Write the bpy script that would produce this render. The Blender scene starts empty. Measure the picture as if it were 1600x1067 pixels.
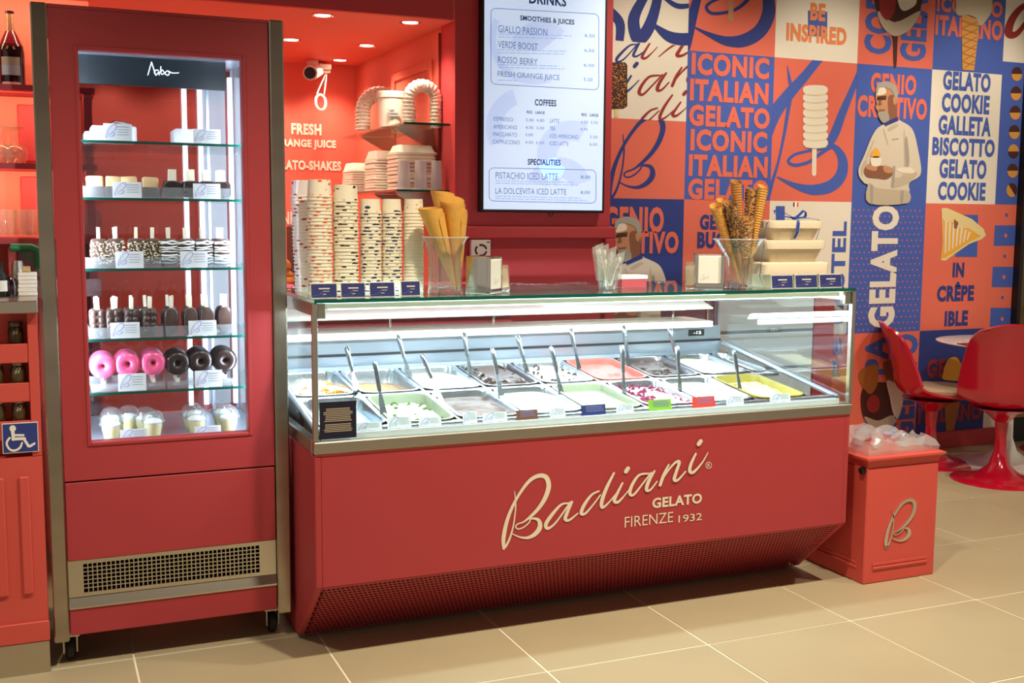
import bpy, bmesh, math, random
from math import sin, cos, pi, radians
from mathutils import Vector, Matrix
random.seed(7)
SC = bpy.context.scene
COL = SC.collection
# ------------------------------------------------------------------ camera
FPX, YAW, PIT, ROL, CAMH = 1735.5, 0.40421701, 0.10955468, 0.00742409, 1.42
_f = Vector((sin(YAW)*cos(PIT), cos(YAW)*cos(PIT), -sin(PIT)))
_r0 = Vector((cos(YAW), -sin(YAW), 0)); _u0 = _r0.cross(_f)
_r = cos(ROL)*_r0 + sin(ROL)*_u0; _u = -sin(ROL)*_r0 + cos(ROL)*_u0
CAM = Vector((0, 0, CAMH))
cd = bpy.data.cameras.new('camera'); cam = bpy.data.objects.new('camera', cd); COL.objects.link(cam)
cd.sensor_width = 36; cd.lens = FPX/1600*36; cd.clip_start = .05
cam.matrix_world = Matrix(((_r.x, _u.x, -_f.x, 0), (_r.y, _u.y, -_f.y, 0), (_r.z, _u.z, -_f.z, CAMH), (0, 0, 0, 1)))
SC.camera = cam
# ------------------------------------------------------------------ colour management, world, ceiling lamps
vs = SC.view_settings
vs.view_transform = 'Standard'; vs.look = 'None'; vs.gamma = 1; vs.use_curve_mapping = False
vs.exposure = 0.08
SC.cycles.transparent_max_bounces = 32
SC.cycles.max_bounces = 8
wd = bpy.data.worlds.new('world'); SC.world = wd; wd.use_nodes = True
bg = wd.node_tree.nodes['Background']; bg.inputs[0].default_value = (.85, .74, .60, 1); bg.inputs[1].default_value = .42
def spot(name, loc, target, power, col=(1, .86, .7), size=80, blend=.6, rad=.06):
    l = bpy.data.lights.new(name, 'SPOT'); l.energy = power; l.color = col; l.spot_size = radians(size); l.spot_blend = blend; l.shadow_soft_size = rad
    o = bpy.data.objects.new(name, l); COL.objects.link(o); o.location = loc
    o.rotation_euler = (Vector(target)-Vector(loc)).to_track_quat('-Z', 'Y').to_euler()
    return o
def area(name, loc, target, power, sx, sy, col=(1, 1, 1), spread=180, up='Y'):
    l = bpy.data.lights.new(name, 'AREA'); l.energy = power; l.color = col; l.shape = 'RECTANGLE'; l.size = sx; l.size_y = sy; l.spread = radians(spread)
    o = bpy.data.objects.new(name, l); COL.objects.link(o); o.location = loc
    o.rotation_euler = (Vector(target)-Vector(loc)).to_track_quat('-Z', up).to_euler()
    return o
WARM = (1, .86, .66)
for x, pw in ((-.4, 115), (1.3, 215), (2.9, 245), (4.4, 120)):          # track spots over the shop floor
    spot('ceiling_or_fill_spot', (x, 2.15, 3.1), (x+.05, 2.75, 0), pw, WARM, 102, .75, .07)
for x in (3.1, 4.2, 5.3):               # spots washing the printed wall
    spot('ceiling_or_fill_spot', (x, 3.9, 3.2), (x+.05, 5.3, 1.3), 88, (1, .87, .69), 75, .7, .06)
spot('ceiling_or_fill_spot', (4.9, 3.6, 3.1), (4.95, 4.6, .3), 38, WARM, 80, .7, .06)
COOL = (.80, .90, 1)
area('freezer_lamp', (.64, 3.702, 1.3), (.30, 3.95, 1.3), 28, 1.15, .02, COOL, up='X')
area('freezer_lamp', (.10, 3.702, 1.3), (.42, 3.95, 1.3), 23, 1.15, .02, COOL, up='X')
area('counter_lamp', (1.80, 3.43, 1.135), (1.80, 3.66, .78), 21, 1.95, .03, COOL)
area('counter_lamp', (1.80, 4.10, 1.00), (1.80, 3.85, .82), 8, 1.95, .03, COOL)
# ------------------------------------------------------------------ helpers
def ray(px, py): return _r*(px-800) + _u*(533.5-py) + _f*FPX
def W(px, py, Y): d = ray(px, py); return CAM + d*(Y/d.y)
def WX(px, py, X): d = ray(px, py); return CAM + d*(X/d.x)
def WZ(px, py, Z): d = ray(px, py); return CAM + d*((Z-CAMH)/d.z)
def hexc(h):
    h = h.lstrip('#'); c = [int(h[i:i+2], 16)/255 for i in (0, 2, 4)]
    return tuple((v/12.92 if v <= .04045 else ((v+.055)/1.055)**2.4) for v in c) + (1,)
MATS = {}
def newmat(name):
    m = bpy.data.materials.new(name); m.use_nodes = True; MATS[name] = m
    return m, m.node_tree, m.node_tree.nodes['Principled BSDF']
def mat(name, col, rough=.5, metal=0, spec=.5, noise=0, nscale=40, bump=0, coat=0, emit=0, stretch=None, sheen=0):
    m, nt, p = newmat(name); c = hexc(col) if isinstance(col, str) else col
    p.inputs['Base Color'].default_value = c; p.inputs['Roughness'].default_value = rough; p.inputs['Metallic'].default_value = metal
    p.inputs['Specular IOR Level'].default_value = spec; p.inputs['Coat Weight'].default_value = coat; p.inputs['Coat Roughness'].default_value = .08
    if emit: p.inputs['Emission Color'].default_value = c; p.inputs['Emission Strength'].default_value = emit
    if noise or bump:
        tc = nt.nodes.new('ShaderNodeTexCoord'); nz = nt.nodes.new('ShaderNodeTexNoise'); nz.inputs['Scale'].default_value = nscale; nz.inputs['Detail'].default_value = 5
        if stretch:
            mp = nt.nodes.new('ShaderNodeMapping'); mp.inputs['Scale'].default_value = stretch
            nt.links.new(tc.outputs['Object'], mp.inputs[0]); nt.links.new(mp.outputs[0], nz.inputs['Vector'])
        else: nt.links.new(tc.outputs['Object'], nz.inputs['Vector'])
        if noise:
            mx = nt.nodes.new('ShaderNodeMix'); mx.data_type = 'RGBA'
            mx.inputs[6].default_value = tuple(max(0, v*(1-noise)) for v in c[:3])+(1,); mx.inputs[7].default_value = tuple(min(1, v*(1+noise)) for v in c[:3])+(1,)
            nt.links.new(nz.outputs['Fac'], mx.inputs[0]); nt.links.new(mx.outputs[2], p.inputs['Base Color'])
        if bump:
            bp = nt.nodes.new('ShaderNodeBump'); bp.inputs['Strength'].default_value = bump; bp.inputs['Distance'].default_value = .004
            nt.links.new(nz.outputs['Fac'], bp.inputs['Height']); nt.links.new(bp.outputs[0], p.inputs['Normal'])
    return m
def glassmat(name, tint='#ffffff', refl=1.0, milky=0, milk='#ffffff', rough=0.0, ior=1.45, tr=.98):
    m, nt, p = newmat(name); nt.nodes.remove(p); out = nt.nodes['Material Output']
    t = nt.nodes.new('ShaderNodeBsdfTransparent'); tc = hexc(tint); t.inputs[0].default_value = tuple(v*tr for v in tc[:3])+(1,)
    g = nt.nodes.new('ShaderNodeBsdfGlossy'); g.inputs['Roughness'].default_value = rough
    # thin pane: Schlick reflectance, the same from both faces
    ge = nt.nodes.new('ShaderNodeNewGeometry'); dt = nt.nodes.new('ShaderNodeVectorMath'); dt.operation = 'DOT_PRODUCT'
    nt.links.new(ge.outputs['Incoming'], dt.inputs[0]); nt.links.new(ge.outputs['Normal'], dt.inputs[1])
    def mth(op, src, v, clamp=False, swap=False):
        n = nt.nodes.new('ShaderNodeMath'); n.operation = op; n.use_clamp = clamp
        nt.links.new(src, n.inputs[1 if swap else 0])
        if v is not None: n.inputs[0 if swap else 1].default_value = v
        return n.outputs[0]
    x = mth('ABSOLUTE', dt.outputs['Value'], None); x = mth('SUBTRACT', x, 1.0, True, True); x = mth('POWER', x, 5.0)
    x = mth('MULTIPLY', x, .96); x = mth('ADD', x, .04); ml = nt.nodes.new('ShaderNodeMath'); ml.operation = 'MULTIPLY'; ml.inputs[1].default_value = refl; ml.use_clamp = True
    nt.links.new(x, ml.inputs[0])
    mx = nt.nodes.new('ShaderNodeMixShader'); nt.links.new(ml.outputs[0], mx.inputs[0]); nt.links.new(t.outputs[0], mx.inputs[1]); nt.links.new(g.outputs[0], mx.inputs[2])
    last = mx
    if milky:
        d = nt.nodes.new('ShaderNodeBsdfDiffuse'); d.inputs[0].default_value = hexc(milk)
        m2 = nt.nodes.new('ShaderNodeMixShader'); m2.inputs[0].default_value = milky
        nt.links.new(mx.outputs[0], m2.inputs[1]); nt.links.new(d.outputs[0], m2.inputs[2]); last = m2
    nt.links.new(last.outputs[0], out.inputs[0])
    return m
def printmat(name, base, spots, scale=60, thr=.22, rough=.6, zsq=1):
    """cream paper with scattered printed blotches (flat print)"""
    m, nt, p = newmat(name); p.inputs['Roughness'].default_value = rough
    tc = nt.nodes.new('ShaderNodeTexCoord'); mp = nt.nodes.new('ShaderNodeMapping'); mp.inputs['Scale'].default_value = (1, 1, zsq)
    v = nt.nodes.new('ShaderNodeTexVoronoi'); v.inputs['Scale'].default_value = scale
    nt.links.new(tc.outputs['Object'], mp.inputs[0]); nt.links.new(mp.outputs[0], v.inputs['Vector'])
    lt = nt.nodes.new('ShaderNodeMath'); lt.operation = 'LESS_THAN'; lt.inputs[1].default_value = thr; nt.links.new(v.outputs['Distance'], lt.inputs[0])
    sp = nt.nodes.new('ShaderNodeSeparateColor'); nt.links.new(v.outputs['Color'], sp.inputs[0])
    g = nt.nodes.new('ShaderNodeMath'); g.operation = 'LESS_THAN'; g.inputs[1].default_value = .45; nt.links.new(sp.outputs[0], g.inputs[0])
    a = nt.nodes.new('ShaderNodeMath'); a.operation = 'MULTIPLY'; nt.links.new(lt.outputs[0], a.inputs[0]); nt.links.new(g.outputs[0], a.inputs[1])
    mx = nt.nodes.new('ShaderNodeMix'); mx.data_type = 'RGBA'; mx.inputs[6].default_value = hexc(base); mx.inputs[7].default_value = hexc(spots)
    nt.links.new(a.outputs[0], mx.inputs[0]); nt.links.new(mx.outputs[2], p.inputs['Base Color'])
    return m

class B:
    def __init__(s): s.v = []; s.f = []
    def add(s, vs, fs):
        o = len(s.v); s.v += [tuple(v) for v in vs]; s.f += [tuple(i+o for i in f) for f in fs]; return s
    def box(s, x0, x1, y0, y1, z0, z1):
        x0, x1 = sorted((x0, x1)); y0, y1 = sorted((y0, y1)); z0, z1 = sorted((z0, z1))
        return s.add([(x0,y0,z0),(x1,y0,z0),(x1,y1,z0),(x0,y1,z0),(x0,y0,z1),(x1,y0,z1),(x1,y1,z1),(x0,y1,z1)],
                     [(3,2,1,0),(4,5,6,7),(0,1,5,4),(1,2,6,5),(2,3,7,6),(3,0,4,7)])
    def loops(s, loops, cap0=True, cap1=True):
        n = len(loops[0]); vs = [p for l in loops for p in l]; fs = []
        for k in range(len(loops)-1):
            for i in range(n):
                j = (i+1) % n; fs.append((k*n+i, k*n+j, (k+1)*n+j, (k+1)*n+i))
        if cap0: fs.append(tuple(reversed(range(n))))
        if cap1: fs.append(tuple((len(loops)-1)*n+i for i in range(n)))
        return s.add(vs, fs)
    def lathe(s, prof, c=(0,0,0), n=20, cap0=True, cap1=True):
        return s.loops([[(c[0]+r*cos(2*pi*i/n), c[1]+r*sin(2*pi*i/n), c[2]+z) for i in range(n)] for r, z in prof], cap0, cap1)
    def tube(s, pts, r, n=8, closed=False, sq=None):
        pts = [Vector(p) for p in pts]; m = len(pts); rs = r if isinstance(r, (list, tuple)) else [r]*m
        loops = []; up = None
        for i in range(m):
            if closed: t = pts[(i+1) % m]-pts[i-1]
            else: t = pts[min(i+1, m-1)]-pts[max(i-1, 0)]
            t.normalize()
            if up is None: up = Vector((0,0,1)) if abs(t.z) < .9 else Vector((0,1,0))
            a = t.cross(up).normalized(); b = a.cross(t).normalized(); up = b
            loops.append([pts[i]+(a*cos(2*pi*k/n)*(sq or 1)+b*sin(2*pi*k/n))*rs[i] for k in range(n)])
        if closed: loops.append(loops[0])
        return s.loops(loops, not closed, not closed)
    def prism(s, poly, f, w0=0, w1=.01):
        """poly: 2D outline; f(u,v,w)->xyz; closed solid between w0 and w1"""
        return s.loops([[f(u, v, w0) for u, v in poly], [f(u, v, w1) for u, v in poly]])
    def flat(s, poly, f): return s.add([f(u, v, 0) for u, v in poly], [tuple(range(len(poly)))])
    def ribbon(s, strokes, f, sub=6, thick=0):
        for si, st in enumerate(strokes):
            P = catmull(st, sub, True); m = len(P); L = []; R_ = []; w0 = .0 if thick else si*.00024

            for i, (x, y, w) in enumerate(P):
                x0, y0, _ = P[max(i-1, 0)]; x1, y1, _ = P[min(i+1, m-1)]
                dx, dy = x1-x0, y1-y0; l = math.hypot(dx, dy) or 1; nx, ny = -dy/l, dx/l
                L.append((x+nx*w/2, y+ny*w/2)); R_.append((x-nx*w/2, y-ny*w/2))
            for e in (0, -1):      # round ends
                x, y, w = P[e]; c = [(x+cos(a*pi/5)*w/2, y+sin(a*pi/5)*w/2) for a in range(10)]
                if thick: s.prism(c, f, 0, thick)
                else: s.flat(c, (lambda u, v, w: f(u, v, w0+(.00001 if e == 0 else .0002))))
            if thick:
                lp = [[f(*L[i], 0), f(*R_[i], 0), f(*R_[i], thick), f(*L[i], thick)] for i in range(m)]
                s.loops(lp)
            else:
                vs = [f(*p, w0+.00002+.00016*k/m) for k, p in enumerate(L)]+[f(*p, w0+.00002+.00016*k/m) for k, p in enumerate(R_)]
                s.add(vs, [(i, i+1, m+i+1, m+i) for i in range(m-1)])
        return s
    def grid(s, nx, ny, fn):
        vs = [fn(i/(nx-1), j/(ny-1)) for j in range(ny) for i in range(nx)]
        return s.add(vs, [(j*nx+i, j*nx+i+1, (j+1)*nx+i+1, (j+1)*nx+i) for j in range(ny-1) for i in range(nx-1)])
    def ball(s, c, r, n=10, m=6):
        rx, ry, rz = r if isinstance(r, (tuple, list)) else (r, r, r)
        return s.loops([[(c[0]+rx*sin(pi*k/m)*cos(2*pi*i/n), c[1]+ry*sin(pi*k/m)*sin(2*pi*i/n), c[2]-rz*cos(pi*k/m)) for i in range(n)] for k in [.08]+list(range(1, m))+[m-.08]])
    def move(s, d): s.v = [(x+d[0], y+d[1], z+d[2]) for x, y, z in s.v]; return s
    def xf(s, M): s.v = [tuple(M @ Vector(v)) for v in s.v]; return s
    def build(s, name, m, parent=None, smooth=False, bevel=0, seg=1, label=None, kind=None, fix=False):
        off = ORG.get(parent.name, Vector((0,0,0))) if parent else Vector((0,0,0))
        me = bpy.data.meshes.new(name); me.from_pydata([(v[0]-off.x, v[1]-off.y, v[2]-off.z) for v in s.v], [], s.f)
        if bevel or fix:
            bm = bmesh.new(); bm.from_mesh(me)
            if fix: bmesh.ops.recalc_face_normals(bm, faces=bm.faces)
            if bevel:
                es = [e for e in bm.edges if len(e.link_faces) == 2 and e.calc_face_angle(0) > .6]
                bmesh.ops.bevel(bm, geom=es, offset=bevel, segments=seg, profile=.5, affect='EDGES', clamp_overlap=True)
            bm.to_mesh(me); bm.free()
        me.materials.append(MATS[m] if isinstance(m, str) else m)
        if smooth:
            me.shade_smooth(); me.set_sharp_from_angle(angle=radians(40))
        o = bpy.data.objects.new(name, me); COL.objects.link(o)
        if parent: o.parent = parent; ORG[o.name] = off
        else: ORG[o.name] = Vector((0,0,0))
        if label: o['label'] = label
        if kind: o['kind'] = kind
        return o
ORG = {}
def catmull(st, sub=6, ink=False):
    if len(st) < 3: return [tuple(a) for a in st]
    P = [st[0]]+list(st)+[st[-1]]; out = []
    for i in range(1, len(P)-2):
        for k in range(sub):
            t = k/sub; t2, t3 = t*t, t*t*t
            out.append(tuple(.5*(2*b+(c-a)*t+(2*a-5*b+4*c-d)*t2+(3*b-a-3*c+d)*t3) for a, b, c, d in zip(P[i-1], P[i], P[i+1], P[i+2])))
    out.append(tuple(st[-1]))
    return [(x, y, abs(w)) for x, y, w in out] if ink else out
def thing(name, label, cat, loc=(0,0,0), group=None, rotz=0):
    o = bpy.data.objects.new(name, None); COL.objects.link(o); o.location = loc; o.rotation_euler = (0, 0, rotz); o.empty_display_size = .05
    o['label'] = label; o['category'] = cat; ORG[o.name] = Vector(loc) if rotz == 0 else Vector((0,0,0))
    if group: o['group'] = group
    return o
def local(o): ORG[o.name] = Vector((0,0,0)); return o      # parts are given in the thing's own coordinates
def tag(o, label, cat, group=None, kind=None):
    o['label'] = label; o['category'] = cat
    if group: o['group'] = group
    if kind: o['kind'] = kind
    return o
def struct(name, b, m, **k): o = b.build(name, m, **k); o['kind'] = 'structure'; return o
def kids(o): return KID.get(o.name, None) or [c for c in bpy.data.objects if c.parent == o]
KID = {}
def dup(root, loc, rot=None, label=None, group=None):
    if root.name not in KID: KID[root.name] = [c for c in bpy.data.objects if c.parent == root]
    r = root.copy(); COL.objects.link(r); r.location = loc
    if rot is not None: r.rotation_euler = rot
    if label: r['label'] = label
    if group: r['group'] = group
    for ch in KID[root.name]:
        if ch.name not in KID: KID[ch.name] = [c for c in bpy.data.objects if c.parent == ch]
        c = ch.copy(); COL.objects.link(c); c.parent = r
        for g in KID[ch.name]: d = g.copy(); COL.objects.link(d); d.parent = c
    return r
ORD = 'first second third fourth fifth sixth seventh eighth ninth tenth eleventh twelfth thirteenth fourteenth fifteenth sixteenth seventeenth eighteenth nineteenth twentieth'.split()
def ordn(k):
    if k < 20: return ORD[k]
    return ('twenty-', 'thirty-', 'forty-')[(k+1)//10-2]+ORD[(k+1) % 10-1] if (k+1) % 10 else ('twentieth', 'thirtieth', 'fortieth')[(k+1)//10-2]
_txt = {}
def glyphs(s, bold=0.0):
    if (s, bold) in _txt: return _txt[(s, bold)]
    cu = bpy.data.curves.new('t', 'FONT'); cu.body = s; cu.resolution_u = 3; cu.offset = min(bold, .048); cu.space_character = 1+bold*1.7; cu.fill_mode = 'FRONT'
    ob = bpy.data.objects.new('t', cu); me = bpy.data.meshes.new_from_object(ob)
    vs = [(v.co.x, v.co.y) for v in me.vertices]; fs = [tuple(p.vertices) for p in me.polygons]
    bpy.data.objects.remove(ob); bpy.data.curves.remove(cu); bpy.data.meshes.remove(me)
    x0 = min(v[0] for v in vs); x1 = max(v[0] for v in vs); y0 = min(v[1] for v in vs); y1 = max(v[1] for v in vs)
    vs = [((x-x0)/(x1-x0), (y-y0)/(y1-y0)) for x, y in vs]; _txt[(s, bold)] = (vs, fs); return vs, fs
def text(b, s, o, u, v, bold=.02):
    """write s into the parallelogram with corner o and edges u (reading direction) and v (up)"""
    vs, fs = glyphs(s, bold); o, u, v = Vector(o), Vector(u), Vector(v)
    return b.add([o+u*x+v*y for x, y in vs], fs)
def ptext(b, s, x0, yt, yb, x1, Y, bold=.02, n=.0):
    a = W(x0, yb, Y); t = W(x0, yt, Y); r = W(x1, (yt+yb)/2, Y)
    return text(b, s, (a.x, Y-n, a.z), (r.x-a.x, 0, 0), (0, 0, t.z-a.z), bold)
# the shop's script emblem and word as pen strokes (x, y down, width)
EMB = [[(180,750,16),(178,690,24),(195,600,22),(225,515,18),(270,430,16),(330,350,20),(385,318,24),(430,325,28),(447,375,28),(430,440,26),(395,500,22),(350,550,18),(300,590,10),(262,605,8),(250,622,8),(268,634,8),(300,622,8),(330,595,8),(345,572,10),(385,580,20),(395,620,28),(370,660,26),(325,685,18),(275,682,10),(230,662,6)],
       [(190,740,14),(215,690,12),(235,620,9),(247,540,8),(250,480,8),(244,410,4)]]
LA = [[(565,480,10),(520,490,14),(465,550,20),(430,605,22),(440,630,18),(480,605,12),(530,540,10),(575,475,12)],[(585,472,14),(555,540,20),(545,575,20),(570,580,14),(620,540,8)]]
LD = [[(745,408,10),(700,432,14),(655,495,20),(640,540,20),(665,540,14),(710,490,10),(755,430,8)],[(835,300,12),(790,390,20),(762,470,22),(765,505,18),(800,480,10),(850,420,8)]]
LI = [[(885,360,12),(845,440,18),(837,468,20),(860,472,16),(900,430,8),(930,390,6)],[(905,292,24),(918,272,24)]]
LA2 = [[(1040,303,10),(985,312,14),(945,365,18),(928,418,20),(950,430,14),(1000,370,10),(1055,298,10)],[(1075,288,12),(1040,350,20),(1027,398,20),(1050,400,12),(1090,350,8)]]
LN = [[(1160,250,10),(1130,310,18),(1108,372,18)],[(1115,350,6),(1160,280,10),(1200,237,14),(1222,235,18),(1205,290,18),(1192,338,20),(1215,340,14),(1260,290,8)]]
LI2 = [[(1320,185,12),(1290,250,18),(1285,290,20),(1310,292,16),(1360,235,9),(1392,178,5)],[(1337,128,24),(1349,110,24)]]
def sbox(strokes, src, dst, wk=1.0):
    """map strokes from box src to box dst (x0,y0,x1,y1)"""
    sx = (dst[2]-dst[0])/(src[2]-src[0]); sy = (dst[3]-dst[1])/(src[3]-src[1]); k = (abs(sx)+abs(sy))/2*wk
    return [[(dst[0]+(x-src[0])*sx, dst[1]+(y-src[1])*sy, w*k) for x, y, w in st] for st in strokes]
EB = (165, 300, 462, 762)
# ------------------------------------------------------------------ materials
mat('red_panel', '#ab353b', .55, noise=.05, nscale=300)
mat('red_wall', '#c23b40', .6, noise=.05, nscale=200)
mat('coral', '#d15046', .6, noise=.03, nscale=200)
mat('niche', '#e56e5c', .6, noise=.04, nscale=150)
mat('red_dark', '#8c2028', .6)
mat('steel', '#c6beb0', .28, 1, noise=.10, nscale=30, stretch=(30, 30, .6))
mat('steel_post', '#ada192', .27, 1, noise=.32, nscale=9, stretch=(.3, .3, 1)); mat('steel_h', '#c6beb0', .28, 1, noise=.08, nscale=30, stretch=(.6, 30, 30))  # steel_post: its noise bands put streaky reflections into the colour
mat('chrome', '#dedbd6', .06, 1)
mat('steel_pan', '#d5d7da', .22, 1)
mat('black', '#0d0c0d', .5); mat('dark_grey', '#2b2a2c', .5); mat('hole', '#060303', .9)
mat('rubber', '#161414', .6)
mat('white', '#f1ede4', .5); mat('white_plastic', '#ece6da', .4); mat('white_glossy', '#f4f1ea', .2, coat=.5)
mat('cream_letter', '#e6d8c2', .6); mat('letter_white', '#fff3e2', .6)
mat('navy', '#27306e', .55); mat('navy_dark', '#15152c', .4); mat('header', '#0d1519', .35); mat('card_line', '#8a86b8', .6)
mat('card_white', '#eef0f2', .5); mat('card_script', '#9ea6dc', .6); mat('card_grey', '#b4bac6', .6)
mat('brown_card', '#7a4a32', .6); mat('green_card', '#8bbf32', .6); mat('red_card', '#e8402e', .6); mat('gold_text', '#b8a890', .6)
mat('m_blue', '#4560b8', .7, noise=.03, nscale=300); mat('m_navy', '#2b3a86', .7); mat('m_orange', '#e8705a', .7, noise=.03, nscale=300); mat('m_white', '#f1e8d8', .7)
mat('m_orange2', '#f08a4e', .7); mat('m_skin', '#c98f68', .7); mat('m_skin2', '#8f5a3f', .7); mat('m_hair', '#a9a59c', .7); mat('m_coat', '#dccfbb', .7); mat('m_coat2', '#c6b79f', .7)
mat('m_wafer', '#d99a4a', .7); mat('m_wafer2', '#a8662b', .7); mat('m_choc', '#4a221c', .7); mat('m_cream', '#efe2cf', .7); mat('m_yellow', '#f2b13a', .7); mat('m_berry', '#9c2a2c', .7); mat('m_butter', '#ecd79a', .7); mat('m_grey', '#a8a194', .7)
mat('screen', '#cfe2ff', .4, emit=.62); mat('screen_arc', '#c0d3fc', .4, emit=.60); mat('screen_ink', '#1d3f78', .5, emit=.25); mat('screen_mid', '#5b7cb8', .5, emit=.42); mat('screen_soft', '#a5bdea', .5, emit=.52)
mat('led', '#eaf2ff', emit=7); mat('soft_glow', '#eef4ff', emit=1.6); mat('lamp_warm', '#ffe9c8', emit=9); mat('led_digit', '#dff0ff', emit=2)
mat('well', '#e6eaf0', .35); mat('blue_steel', '#bcc6d4', .3, .7)
glassmat('glass', '#f4fbfa', .55); glassmat('glass_top', '#e2f3ee', 1.0); glassmat('glass_edge', '#2c8f7c', .8, .35, '#1f7d6c')
glassmat('door_glass', '#f2f6fa', .35); glassmat('clear', '#f8faf9', 1.8, .05); glassmat('end_glass', '#f2f7f9', 3.0); glassmat('back_glass', '#d2c6cb', 2.4); glassmat('tray_clear', '#f2f4f6', 1.4, .12, '#f4f6fa'); glassmat('clear_milky', '#f2f4f6', .8, .38, '#f4f6fa'); glassmat('tumbler', '#faf6f0', 2.6, .10, '#fff4e0')
glassmat('bag', '#f2f4f2', 1.4, .20, '#f2f3f0', rough=.12); glassmat('shade_glass', '#d8d0b8', .9)
mat('floor_tile', '#b3a686', .42, noise=.13, nscale=2.2, spec=.35); mat('grout', '#f2e8cf', .8)
mat('chair_red', '#c2122f', .18, coat=.8); mat('cushion', '#a58f74', .9, noise=.08, nscale=200)
mat('pulp', '#d8cab0', .85, noise=.05, nscale=120, bump=.3); mat('pulp_pink', '#eadbcb', .8, noise=.03, nscale=100)
mat('waffle', '#e5ac4e', .7, noise=.12, nscale=90, bump=.4); mat('waffle_dark', '#b9803e', .75, noise=.15, nscale=80, bump=.4)
mat('choc', '#4a3028', .4, coat=.2); mat('choc_dark', '#2c1c1a', .32, coat=.3); mat('choc_mid', '#463029', .4); mat('spatula', '#a4a8ad', .22, 1)
mat('pink_icing', '#ee5a88', .2, coat=.6); mat('stick', '#efe3c8', .7); mat('biscuit', '#c9a574', .8, noise=.1, nscale=120)
mat('nuts', '#e6dcb2', .7); mat('drizzle', '#eef0ee', .5)
printmat('cup_orange', '#f4ead6', '#e2622e', 34, .36, zsq=2.2); printmat('cup_brown', '#f3e9d0', '#3c241c', 32, .32, zsq=2.0); printmat('cup_navy', '#f3e9d0', '#2a2e5c', 36, .36, zsq=1.9); printmat('cup_small', '#f3e7cf', '#a06a4c', 60, .20, zsq=2); printmat('cup_red', '#efe3e2', '#b23a48', 45, .36, zsq=1.6); printmat('cup_black', '#f7f0e4', '#2c2a2c', 70, .24, zsq=1.4)
mat('ribbon', '#2447a0', .45)
# ------------------------------------------------------------------ setting: floor of square tiles
G0, GX0, GY0 = .5975, .2445, 3.06
struct('floor', B().box(-2.6, 8.4, -1.2, 9.0, -.03, -.0022), 'grout'); fl = bpy.data.objects['floor']
tb = B().box(0, G0-.007, 0, G0-.007, -.0022, 0)
t0 = None
for i in range(-5, 14):
    for j in range(-7, 10):
        x, y = GX0+i*G0, GY0+j*G0
        if x < -2.6 or x > 7.9 or y > 8.4 or y < -1.2: continue
        if t0 is None: t0 = tb.build('floor_tile', 'floor_tile', fl, bevel=.001); t0.location = (x+.003, y+.003, 0)
        else:
            t = t0.copy(); COL.objects.link(t); t.location = (x+.003, y+.003, random.uniform(-.0005, .0005))
# ------------------------------------------------------------------ walls
YM, YW, YR, XS, ZS = 5.30, 5.10, 6.90, 1.875, 2.36
wb = struct('wall_back', B().box(2.0, 5.76, YM, YM+.12, 0, 3.4), 'm_orange')
struct('wall_middle', B().box(XS, 2.725, YW, YM-.002, 0, 3.4), 'red_wall')
struct('wall_rear', B().box(-2.4, 1.99, YR, YR+.1, 0, 2.6), 'niche')
struct('wall_side', B().box(XS, XS+.1, YM, YR, 0, 2.5), 'niche')
struct('wall_left', B().box(-2.5, -2.4, 4.0, YR+.1, 0, 3.4), 'niche')
struct('ceiling', B().box(-2.4, XS+.1, YW+.001, YR, ZS, ZS+.12), 'niche')
struct('trim_1', B().box(-2.4, XS-.02, YW-.03, YW, ZS-.004, 3.4), 'red_wall')      # fascia above the niche
# panelling of the niche's side wall
m_ = B(); m_.box(XS-.012, XS, 5.30, 5.31, .9, 2.33); tr = struct('trim_2', m_, 'red_dark')
for y0, y1, z0, z1 in ((5.42, 6.1, 1.0, 2.22),):
    w = .045; b = B()
    b.box(XS-.014, XS, y0, y0+w, z0, z1).box(XS-.014, XS, y1-w, y1, z0, z1).box(XS-.014, XS, y0+w, y1-w, z1-w, z1).box(XS-.014, XS, y0+w, y1-w, z0, z0+w)
    b.build('panel_moulding', 'niche', tr, bevel=.004)
# raised frame low on the red wall
zt = W(850, 354, YW).z; b = B()
for x0, x1, z0, z1 in ((XS-.02, 2.745, zt-.06, zt), (2.685, 2.745, .3, zt-.06), (XS-.02, XS+.04, .3, zt-.06)):
    b.box(x0, x1, YW-.035, YW, z0, z1)
tr3 = struct('trim_3', b, 'red_wall', bevel=.006)
struct('baseboard_back', B().box(2.745, 5.76, YM-.02, YM, 0, .105), 'red_wall', bevel=.003)
# window at the far right: black frame and dim glass
wn = struct('window_1', B().box(5.761, 5.79, YM-.05, YM+.12, 0, 3.4), 'black')
B().box(5.79, 8.2, YM+.02, YM+.03, 0, 3.4).build('window_pane', 'shade_glass', wn)
B().box(5.79, 8.2, YM-.02, YM+.06, 0, .14).build('window_rail', 'black', wn)
struct('wall_beyond', B().box(5.76, 8.4, YM+1.0, YM+1.1, 0, 3.4), mat('beige_wall', '#b5a27c', .8))
spot('ceiling_or_fill_spot', (6.6, 5.6, 3.1), (6.6, 6.3, 1.4), 60, WARM, 90, .7, .06)  # added spot, only there to brighten the wall beyond the window
struct('added_dark_beam', B().box(-2.6, 8.4, -1.1, -1.0, 1.95, 3.4), mat('added_beam', '#4a3a2c', .8))  # added unseen beam, darkens what the upper steel posts reflect
struct('ceiling', B().box(-2.6, 8.4, -1.0, YW-.04, 3.4, 3.5).box(XS, 8.4, YW-.04, 6.5, 3.4, 3.5), mat('ceiling_paint', '#6b5a4a', .8))

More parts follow.
